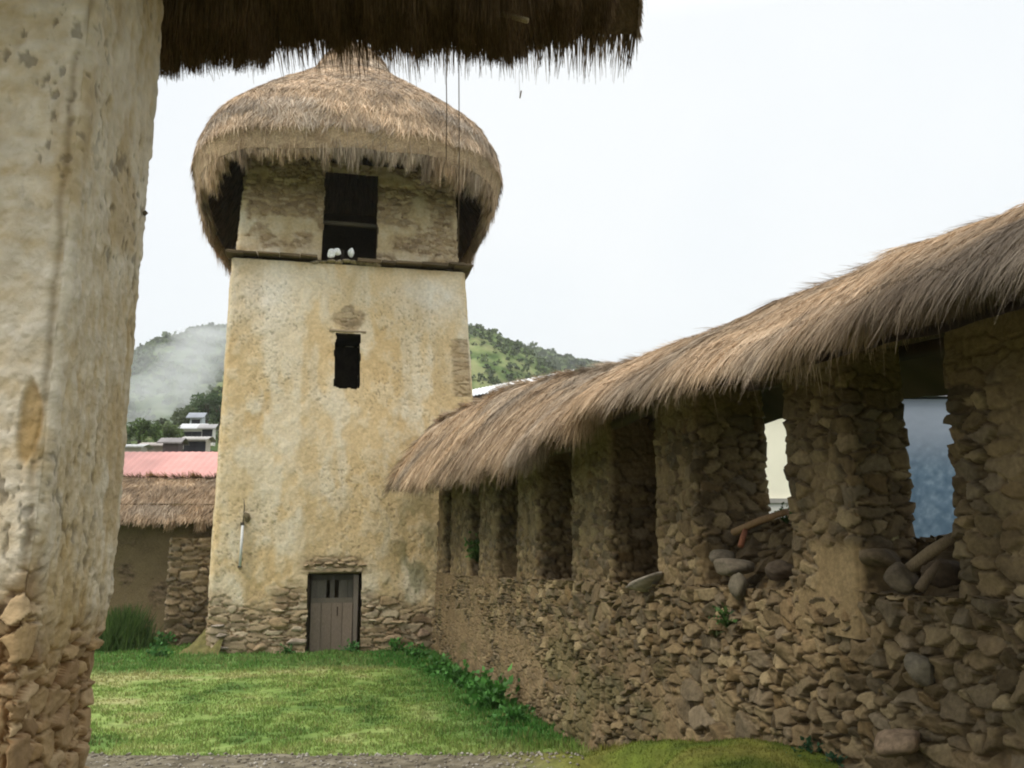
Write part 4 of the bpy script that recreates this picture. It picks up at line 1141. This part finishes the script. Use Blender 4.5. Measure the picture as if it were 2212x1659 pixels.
# earth ramp with dry grass in the corner of tower and stub wall
mb = MB()
p0 = on_plane(378, 1412, (0, 0, 0), Z3); pk = at_y(452, 1322, 18.9)
u = np.linspace(0, 1, 40)[:, None]; v = np.linspace(0, 1, 30)[None]
X = p0[0] + (pk[0] + .5 - p0[0]) * u + 0 * v; Yv = 17.9 + 2.4 * v + 0 * u
Z = -.06 + (pk[2] + .35) * np.clip(u * 1.15, 0, 1) ** 1.2 * ss(0, .5, v + .15 * (fbm(u * 5, v * 3, 12, 3) - .5)) + .22 * (fbm(X * 4, Yv * 4, 9, 3) - .5)
mb.grid(np.stack([X, Yv, Z], -1), pal(fbm(X * 6, Yv * 6, 10, 3), [(.10, .095, .03), (.19, .16, .06)]))
r_ = mb.build('earth_bank', M_soil); tag(r_, kind='structure')

# houses and trees of the village
def gable_house(name, c, w, d, h, rise, wall_c, roof_c, label, cat='house', yaw=0.0, wins=0, group=None, corr=True, over=.3, flatdir='x'):
    c = np.array(c, float); ex = A(math.cos(yaw), math.sin(yaw), 0); ey = A(-math.sin(yaw), math.cos(yaw), 0)
    o = empty(name, c, label, cat, group)
    mb = MB(); mb.box(c + Z3 * h / 2, ex * w / 2, ey * d / 2, Z3 * h / 2, wall_c)
    a = c + Z3 * h
    mb.add([a - ex * w / 2 - ey * d / 2, a - ex * w / 2 + ey * d / 2, a - ex * w / 2 + Z3 * rise, a + ex * w / 2 - ey * d / 2, a + ex * w / 2 + ey * d / 2, a + ex * w / 2 + Z3 * rise], None, [(0, 2, 1), (3, 4, 5)], wall_c)
    wl = mb.build('wall', M_paint, o, smooth=False)
    mb = MB()
    for sg in (-1, 1):
        n = int((w + 2 * over) / .12); uu = np.linspace(-w / 2 - over, w / 2 + over, n)
        top_ = [a + ex * q + Z3 * (rise + .06 + (.018 * (i % 2) if corr else 0)) for i, q in enumerate(uu)]
        k = (d / 2 + over) / (d / 2)
        bo = [a + ex * q + ey * sg * (d / 2 + over) + Z3 * (rise * (1 - k) + .06 + (.018 * (i % 2) if corr else 0)) for i, q in enumerate(uu)]
        mb.grid(np.array([top_, bo]), np.asarray(roof_c) * (.72 + .5 * vnoise(uu * 1.6, uu * 0, 3) + .10 * (np.arange(n) % 2))[None, :, None] * np.array([1.0, .86])[:, None, None])
        mb.grid(np.array([bo, [b_ - Z3 * .09 for b_ in bo]]), np.asarray(roof_c) * .8)
    mb.build('roof', M_metal, o, smooth=False)
    for k in range(wins):
        q = (k + .5) / wins - .5
        mb = MB(); mb.box(c + ex * w * q - ey * (d / 2 + .01) + Z3 * h * .55, ex * .4, ey * .03, Z3 * .45, (.03, .03, .035)); mb.build('window', M_paint, o, smooth=False)
    return o
# salmon roofed long house just behind the thatched one
zt = at_y(360, 977, 33)[2]; zb = at_y(360, 1050, 30)[2]
gable_house('long_house', (-14.2, 33, -1.2), 13, 6.4, zb + 1.0, zt - zb + .15, (.45, .38, .28), (.50, .235, .20), 'long house with a salmon pink sheet roof behind the thatched house', yaw=.0)
zg = -1.2
def vhouse(px, pyt, pyb, Y, wpx, wc, rc, label, wins=1, grp='village houses below the misty hill'):
    p = at_y(px, pyt, Y); q = at_y(px, pyb, Y); w = wpx / F * Y; hgt = p[2] - q[2]
    rise = hgt * .3
    return gable_house('village_house', (p[0], Y, q[2] - 1.0), w, w * .8, hgt * .7 + 1.0, rise, wc, rc, label, wins=wins, group=grp)
vhouse(422, 917, 945, 75, 42, (.78, .74, .66), (.62, .62, .62), 'small cream and white house with pale roof on the slope', 2)
vhouse(428, 893, 917, 84, 26, (.55, .58, .62), (.30, .32, .36), 'grey house with dark window above the cream one', 1)
vhouse(452, 918, 936, 70, 24, (.75, .72, .66), (.36, .34, .33), 'narrow pale house touching the tower edge in view', 1)
vhouse(428, 945, 962, 62, 44, (.55, .48, .40), (.45, .42, .38), 'flat tan house with long roof below the cream one', 2)
vhouse(375, 948, 970, 58, 34, (.12, .09, .09), (.25, .22, .21), 'dark walled shed with brown roof behind the pink roof', 0)
vhouse(338, 958, 974, 60, 44, (.36, .30, .25), (.42, .36, .32), 'low tan house behind the pink roof', 0)
vhouse(290, 962, 975, 56, 44, (.5, .46, .4), (.52, .52, .50), 'low house with pale grey roof beside the round tree', 0)
def tree(px, pyt, pyb, Y, wpx, base, label, seed, n=2600, name='tree', grp='trees on the village slope'):
    r2 = np.random.default_rng(seed)
    top_ = at_y(px, pyt, Y); bot_ = at_y(px, pyb, Y); H = top_[2] - bot_[2]; W = wpx / F * Y
    o = empty(name, bot_, label, 'tree', grp)
    mb = MB()
    mb.tube([bot_ - Z3 * 1.5, bot_ + Z3 * H * .35, bot_ + Z3 * H * .75 + A(.05 * W, 0, 0)], [.06 * W, .045 * W, .02 * W], 7, (.09, .07, .05))
    for k in range(4):
        a_ = k * 1.6; mb.tube([bot_ + Z3 * H * .35, bot_ + Z3 * H * .65 + A(math.cos(a_), math.sin(a_), 0) * W * .28], [.03 * W, .012 * W], 5, (.09, .07, .05))
    mb.build('trunk', M_wood, o)
    mb = MB()
    K = 13
    cc_ = np.stack([r2.uniform(-.38, .38, K) * W, r2.uniform(-.38, .38, K) * W, r2.uniform(.3, .84, K) * H], -1); rr_ = r2.uniform(.16, .27, K) * min(W, H)
    k = r2.integers(0, K, n); dirs = unit(r2.normal(0, 1, (n, 3)))
    p = bot_ + cc_[k] + dirs * (rr_[k] * r2.uniform(.6, 1.08, n) ** .5)[:, None]
    sz = .035 * W * r2.uniform(.5, 1.3, n)
    e1 = unit(r2.normal(0, 1, (n, 3))); e2 = unit(np.cross(e1, dirs + .5 * r2.normal(0, 1, (n, 3))))
    V = np.stack([p - e1 * sz[:, None], p + e2 * sz[:, None] * .7, p + e1 * sz[:, None], p - e2 * sz[:, None] * .7], 1).reshape(-1, 3)
    cl = np.asarray(base) * (r2.uniform(.6, 1.5, n) * (.8 + .4 * (k % 3) / 2))[:, None]
    mb.add(V, np.arange(4 * n).reshape(-1, 4), None, np.repeat(cl, 4, 0)); mb.build('crown', M_leaf, o, smooth=False)
    return o
tree(300, 902, 962, 66, 74, (.10, .15, .045), 'round bright green tree nearest the pillar edge', 21)
tree(365, 915, 960, 72, 60, (.11, .145, .05), 'pale green tree left of the cream house', 22)
tree(345, 925, 962, 78, 44, (.06, .085, .035), 'small dull green tree between the two rounder trees', 23)
tree(405, 880, 950, 95, 66, (.08, .10, .04), 'light green tree above the cream house roof', 24)
tree(445, 842, 920, 105, 74, (.07, .11, .042), 'dark green tall tree beside the tower edge', 25)
tree(425, 868, 915, 112, 50, (.075, .115, .045), 'dark tree on the slope left of the tallest one', 26)
tree(475, 850, 930, 100, 60, (.05, .08, .03), 'dark tree mostly hidden by the tower edge', 27)
# grey roofed house behind the wall on the right of the tower
p = at_y(1080, 850, 30)
mbp = empty('metal_roof_house', (p[0], 32, -1), 'house with a bright sheet metal roof between tower and thatched wall', 'house')
a = at_y(1016, 857, 27); b = at_y(1240, 815, 27); a2 = at_y(1016, 843, 31); b2 = at_y(1240, 799, 31)
mb = MB()
nn_ = 60
uu = np.linspace(0, 1, nn_)
lo = a + (b - a) * uu[:, None]; hi = a2 + (b2 - a2) * uu[:, None]
lo[:, 2] += .03 * (np.arange(nn_) % 2); hi[:, 2] += .03 * (np.arange(nn_) % 2)
mb.grid(np.array([lo, hi]), (.80, .80, .78)); mb.build('roof', M_metal, mbp, smooth=False)
mb = MB()
c_ = .5 * (a + b)
g0 = [a - A(0, -.25, .05), b - A(0, -.25, .05)]
mb.add([g0[0], g0[1], A(g0[1][0], g0[1][1], -1.2), A(g0[0][0], g0[0][1], -1.2), a2 - Z3 * .06, b2 - Z3 * .06, A(b2[0], b2[1], -1.2), A(a2[0], a2[1], -1.2)],
       [(0, 3, 2, 1), (0, 4, 7, 3), (1, 2, 6, 5), (4, 5, 6, 7)], None, (.33, .30, .33)); mb.build('wall', M_paint, mbp, smooth=False)
# houses seen through the two gaps
o = empty('cream_house', (4.6, 14.5, 0), 'sunlit cream plastered house seen through the white gap', 'house')
zt1 = at_y(1685, 1082, 14)[2]
mb = MB(); mb.box((5.0, 16, (zt1 + 1.6) / 2 ), A(1.9, 0, 0), A(0, 2, 0), Z3 * (zt1 + 1.6 + .2) / 2, (.92, .88, .70)); mb.build('wall', M_paint, o, smooth=False)
mb = MB(); mb.box((5.0, 13.97, zt1), A(1.92, 0, 0), A(0, .05, 0), Z3 * .035, (.35, .33, .30)); mb.build('string_course', M_paint, o, smooth=False)
mb = MB(); mb.box((5.0, 13.98, zt1 / 2 - .03), A(1.91, 0, 0), A(0, .03, 0), Z3 * (zt1 / 2), (.62, .60, .55)); mb.build('plinth', M_paint, o, smooth=False)
mb = MB(); mb.box((5.0, 16, zt1 + 1.8), A(2.1, 0, 0), A(0, 2.2, 0), Z3 * .06, (.5, .45, .4)); mb.build('roof', M_metal, o, smooth=False)
o = empty('blue_shed', (5, 8.6, 0), 'rough blue grey painted shed wall seen through the blue gap', 'shed')
zs_ = at_y(2010, 862, 8.4)[2]
mb = MB()
u = np.linspace(3.35, 6.2, 260)[:, None]; z = np.linspace(0, zs_, 260)[None]
U_, Z_ = u + 0 * z, z + 0 * u
sp = fbm(U_ * 22, Z_ * 22, 1701, 3); hg = fbm(U_ * 3, Z_ * 3, 1702, 3)
P = np.stack([U_, 8.4 + .003 * (sp - .5) + 0 * U_, Z_], -1)
cb = pal(np.clip(.5 + 1.3 * (sp - .5) + .3 * (hg - .5), 0, 1), [(.06, .10, .15), (.085, .135, .19), (.115, .17, .23), (.17, .235, .30)])
up = ss(zs_ - .75, zs_ - .2, Z_)[..., None]
mb.grid(P, cb * (1 - up) + A(.26, .30, .36) * up)
mb.box((4.775, 9.0, zs_ / 2 - .01), A(1.42, 0, 0), A(0, .55, 0), Z3 * (zs_ / 2 - .01), (.2, .25, .32))
mb.build('wall', M_paint, o)
mb = MB(); mb.box((4.85, 9.0, zs_ + .05), A(1.5, 0, 0), A(0, .65, 0), Z3 * .03, (.3, .3, .33)); mb.build('roof', M_metal, o, smooth=False)

# ================================================================== HILLS
def hill(name, Y, curve_x, curve_y, depth, seed, cols, x0, x1, rough=3.0, fine=1.0, nscrub=0, sz=1.0, where=''):
    mb = MB()
    n1, n2 = 320, 110
    px = np.linspace(x0, x1, n1); zc = np.array([at_y(a_, np.interp(a_, curve_x, curve_y), Y)[2] for a_ in px]); Xc = np.array([at_y(a_, 900, Y)[0] for a_ in px])
    s = np.linspace(0, 1, n2)[None]; X = Xc[:, None] + 0 * s; Yv = Y - depth * (1 - s) + 0 * X
    X = X * (Yv / Y) ** .3
    Z = -1.5 + (zc[:, None] + 1.5) * (np.sin(s * math.pi / 2) ** 1.25) * (Yv / Y) ** .9
    nz = fbm(X / 30 + seed, Yv / 30, seed, 5) - .5; nf = fbm(X / 5, Yv / 5 + seed, seed + 1, 4) - .5
    Z = Z + (rough * 4 * nz * np.sin(s * math.pi) + fine * 2.2 * nf * np.minimum(1, s * 6))
    C = pal(np.clip(.5 + 2.2 * nf + 1.2 * nz + 1.4 * (fbm(X / 2.2, Yv / 3, seed + 2, 3) - .5), 0, 1), cols)
    mb.grid(np.stack([X, Yv, Z], -1), C)
    back = np.stack([X[:, -1], Yv[:, -1], Z[:, -1]], -1); bb = back.copy(); bb[:, 1] += depth * .6; bb[:, 2] = -1.5
    mb.grid(np.stack([back, bb], 1), cols[0])
    o = mb.build(name, M_far); tag(o, kind='structure')
    if nscrub:
        P = np.stack([X, Yv, Z], -1); mb = MB()
        i_ = rng.integers(0, n1, nscrub); j_ = rng.integers(10, n2, nscrub); q_ = P[i_, j_] + rng.normal(0, sz * .6, (nscrub, 3)) * A(1, 1, 0)
        K = 16; q_ = np.repeat(q_, K, 0); sc = np.repeat(rng.uniform(.4, 1.3, nscrub), K) * sz
        p_ = q_ + unit(rng.normal(0, 1, q_.shape)) * (sc * rng.uniform(.3, 1, len(sc)))[:, None] * A(1, 1, .8) + A(0, 0, 1) * (sc * .4)[:, None]
        e1 = unit(rng.normal(0, 1, q_.shape)) * (sc * .45)[:, None]; e2 = unit(np.cross(e1, rng.normal(0, 1, q_.shape))) * (sc * .4)[:, None]
        V = np.stack([p_ - e1, p_ + e2, p_ + e1, p_ - e2], 1).reshape(-1, 3)
        cc_ = np.repeat(A(.075, .10, .036) * rng.uniform(.6, 1.7, (nscrub, 1)), K, 0) * rng.uniform(.7, 1.3, (len(q_), 1))
        mb.add(V, np.arange(len(V)).reshape(-1, 4), None, np.repeat(cc_, 4, 0))
        tag(mb.build('scrub', M_leaf, smooth=False), 'dark scrub dotted over the ' + where + ' hillside', 'scrub', kind='stuff')
    return o
hill('hill', 300, [600, 900, 1005, 1035, 1060, 1085, 1110, 1140, 1165, 1185, 1210, 1260, 1400, 1700, 2200], [760, 730, 708, 708, 716, 727, 741, 759, 779, 794, 810, 832, 880, 980, 1050], 170, 41,
     [(.06, .095, .03), (.10, .14, .048), (.15, .185, .07), (.19, .20, .09)], 560, 2300, 1.2, .7, 5200, 1.15, 'right')
hill('hill', 620, [-600, 100, 230, 285, 310, 335, 360, 390, 420, 450, 480, 560, 700, 1000, 1150, 1180, 1230, 1290, 1400, 1800], [1000, 850, 800, 789, 780, 758, 742, 730, 719, 714, 710, 700, 720, 745, 755, 764, 784, 793, 810, 900], 380, 51,
     [(.03, .055, .018), (.06, .09, .03), (.11, .14, .05)], -600, 1900, 3, 1.2, 7000, 3.4, 'far left')
hill('hill', 170, [-300, 200, 300, 380, 420, 470, 560, 700], [1010, 975, 955, 930, 905, 870, 800, 780], 90, 61,
     [(.05, .075, .025), (.08, .105, .04), (.12, .135, .06)], -300, 720, .5, .35, 1800, .9, 'near left')

# ================================================================== PLANTS
def weed(px, py, plane, size, n, label, seed, base=(.05, .10, .025), cat='weed', name='weed', grp=None, tall=1.0):
    r2 = np.random.default_rng(seed)
    if plane == 'ground':
        p = on_plane(px, py, (0, 0, .05), Z3)
        for _ in range(5): p = on_plane(px, py, (0, 0, float(ground_z(p[0], p[1]))), Z3)
    elif isinstance(plane, tuple): p = on_plane(px, py, plane[0], plane[1])
    o = empty(name, p, label, cat, grp)
    mb = MB(); st = MB()
    for k in range(n):
        a_ = r2.uniform(0, 2 * math.pi); l = size * r2.uniform(.35, 1); el = r2.uniform(.2, 1.3)
        d = A(math.cos(a_) * math.cos(el), math.sin(a_) * math.cos(el), math.sin(el) * tall)
        tip = p + d * l + A(0, -.02, 0); m_ = p + d * l * .5 + Z3 * l * .08
        st.tube([p + A(0, 0, -.02), m_, tip], [.004, .003, .002], 4, np.asarray(base) * .9)
        for q in range(3):
            cpt = m_ + (tip - m_) * (q / 2) + r2.normal(0, size * .06, 3); s_ = size * r2.uniform(.10, .2)
            e1 = unit(d + r2.normal(0, .6, 3)); e2 = unit(np.cross(e1, r2.normal(0, 1, 3))) * .55
            nrm = np.cross(e1, e2)
            V = [cpt, cpt + e1 * s_ * .5 + e2 * s_ + nrm * s_ * .15, cpt + e1 * s_ * 1.4, cpt + e1 * s_ * .5 - e2 * s_ + nrm * s_ * .15]
            mb.add(V, [(0, 1, 2, 3)], None, np.asarray(base) * r2.uniform(.6, 1.7))
    mb.build('leaves', M_leaf, o, smooth=False); st.build('stems', M_leaf, o)
    return o
wpl = ((*wp(5, OFF - .04), 0), A(*NW, 0))
weed(1573, 1352, wpl, .17, 34, 'bright green weed rooted in the wall face under the flat grey stone', 71)
weed(1545, 1372, wpl, .10, 16, 'small olive weed left of the bright green one in the wall', 72, (.07, .09, .03))
weed(1032, 1212, ((*wp(14, OFF + .05), 0), A(*NW, 0)), .38, 40, 'dark leafy weed growing in a far narrow opening of the wall', 73, tall=1.4)
weed(1757, 1640, wpl, .16, 30, 'blue green weed at the wall foot beside the mossy bank', 74, (.03, .085, .035))
weed(1810, 1655, wpl, .13, 20, 'low weed with pale leaves at the bottom edge by the wall', 75, (.04, .10, .05))
weed(1700, 1125, ((*wp(5.2, OFF + .3), 0), A(*NW, 0)), .14, 22, 'small green sprig beside the pole in the white gap', 76)
G = 'broad leaved weeds along the foot of the wall'
for k, (px, py, sz, lab) in enumerate([(1065, 1530, .42, 'large dark green broad leaved weed where lawn meets wall'), (1040, 1505, .32, 'leafy weed just left of the large dark one'), (985, 1478, .34, 'green weed halfway between door and large dark weed'), (945, 1455, .34, 'weed clump right of the door towards the wall'),
                                         (900, 1425, .30, 'weed with pale leaves near the tower corner'), (855, 1408, .26, 'low green weed at the tower foot right of the door'), (1105, 1560, .26, 'small weed below the large dark one at the wall foot'), (1010, 1490, .24, 'small weed squeezed between two larger ones by the wall')]):
    weed(px, py, 'ground', sz * 1.15, 44, lab, 80 + k, (.065, .18, .036), grp=G)
G = 'weeds at the tower foot and far corner'
for k, (px, py, sz, lab) in enumerate([(760, 1408, .22, 'little weed growing against the door bottom'), (620, 1412, .18, 'low weed under the pale slab left of the door'), (352, 1400, .34, 'pale leaved weed standing before the garden wall'), (340, 1420, .26, 'low spreading weed on the lawn before the garden wall'),
                                         (310, 1395, .22, 'weed between tall grass and garden wall')]):
    weed(px, py, 'ground', sz * 1.2, 34, lab, 100 + k, (.06, .16, .04), grp=G)
def grass_tuft(px, py, W, Hh, n, label, seed):
    r2 = np.random.default_rng(seed)
    p = on_plane(px, py, (0, 0, 0), Z3)
    mb = MB()
    root = p + np.stack([r2.normal(0, W * .4, n), r2.normal(0, .3, n), 0 * r2.random(n)], -1)
    L = Hh * r2.uniform(.4, 1, n) * np.exp(-((root[:, 0] - p[0]) / W) ** 2 * .6)
    straw(mb, root, unit(np.stack([r2.normal(0, .22, n), r2.normal(0, .2, n), np.ones(n)], -1)), L, .010, .05, pal(r2.random(n), [(.03, .055, .012), (.06, .11, .025), (.10, .15, .04)]), None, .5)
    return tag(mb.build('grass_tuft', M_grass, smooth=False), label, 'grass tuft')
grass_tuft(262, 1398, .55, 1.0, 1500, 'tall dark green grass tuft by the house wall beside the pillar', 121)


# ================================================================== AIR
def vol_mat(name, dens, color=(.99, .992, 1.0)):
    m = bpy.data.materials.new(name); m.use_nodes = True; t = m.node_tree; t.nodes.clear()
    o = t.nodes.new('ShaderNodeOutputMaterial'); v = t.nodes.new('ShaderNodeVolumePrincipled')
    v.inputs['Color'].default_value = (*color, 1); v.inputs['Density'].default_value = dens; v.inputs['Anisotropy'].default_value = .2
    t.links.new(v.outputs[0], o.inputs['Volume'])
    return m
def fog_bank(label, Y, puffs, tau, seed):
    """puffs of even density standing one behind the other: their lens shapes fade out softly towards their rims"""
    r2 = np.random.default_rng(seed)
    root_ = empty('fog_bank', at_y(puffs[0][0], puffs[0][1], Y), label, 'fog'); root_['kind'] = 'stuff'
    for k, (px, py, wx, wy) in enumerate(puffs):
        Yk = Y + 17 * k; c = at_y(px, py, Yk); rx = wx / F * Yk; rz = wy / F * Yk; ry = 6.0
        th = np.linspace(0, math.pi, 24)[:, None]; ph = np.linspace(0, 2 * math.pi, 48)[None]
        q = 1 + .5 * (fbm(np.sin(th) * np.cos(ph) * 1.3 + 5 + k, np.sin(th) * np.sin(ph) * 1.3 + np.cos(th) * 1.1, seed + k, 2) - .5); q[:, -1] = q[:, 0]; q[0] = q[0, 0]; q[-1] = q[-1, 0]
        D = np.stack([np.sin(th) * np.cos(ph) * q * rx, np.sin(th) * np.sin(ph) * q * ry, np.cos(th) * q * rz], -1)
        mb = MB(); mb.grid(c + D, (1, 1, 1)); mb.build('puff', vol_mat('fog', tau / (2 * ry)), root_)
fog_bank('low cloud drifting over the left mountain slope', 182, [(350, 850, 95, 45), (300, 880, 80, 40), (390, 815, 90, 50), (430, 790, 85, 40), (330, 905, 70, 25), (450, 760, 90, 50), (300, 840, 60, 30), (380, 870, 60, 30), (350, 800, 110, 60), (420, 840, 50, 40)], .28, 2001)
fog_bank('thin cloud clinging to the left mountain top', 365, [(460, 735, 90, 30), (430, 725, 70, 22), (480, 712, 80, 20), (410, 760, 80, 25)], .34, 2002)
mb = MB(); mb.box((0, 1500, 82), A(2400, 0, 0), A(0, 2500, 0), Z3 * 85, (1, 1, 1))
hz = mb.build('haze', vol_mat('haze', .0003)); tag(hz, kind='stuff')
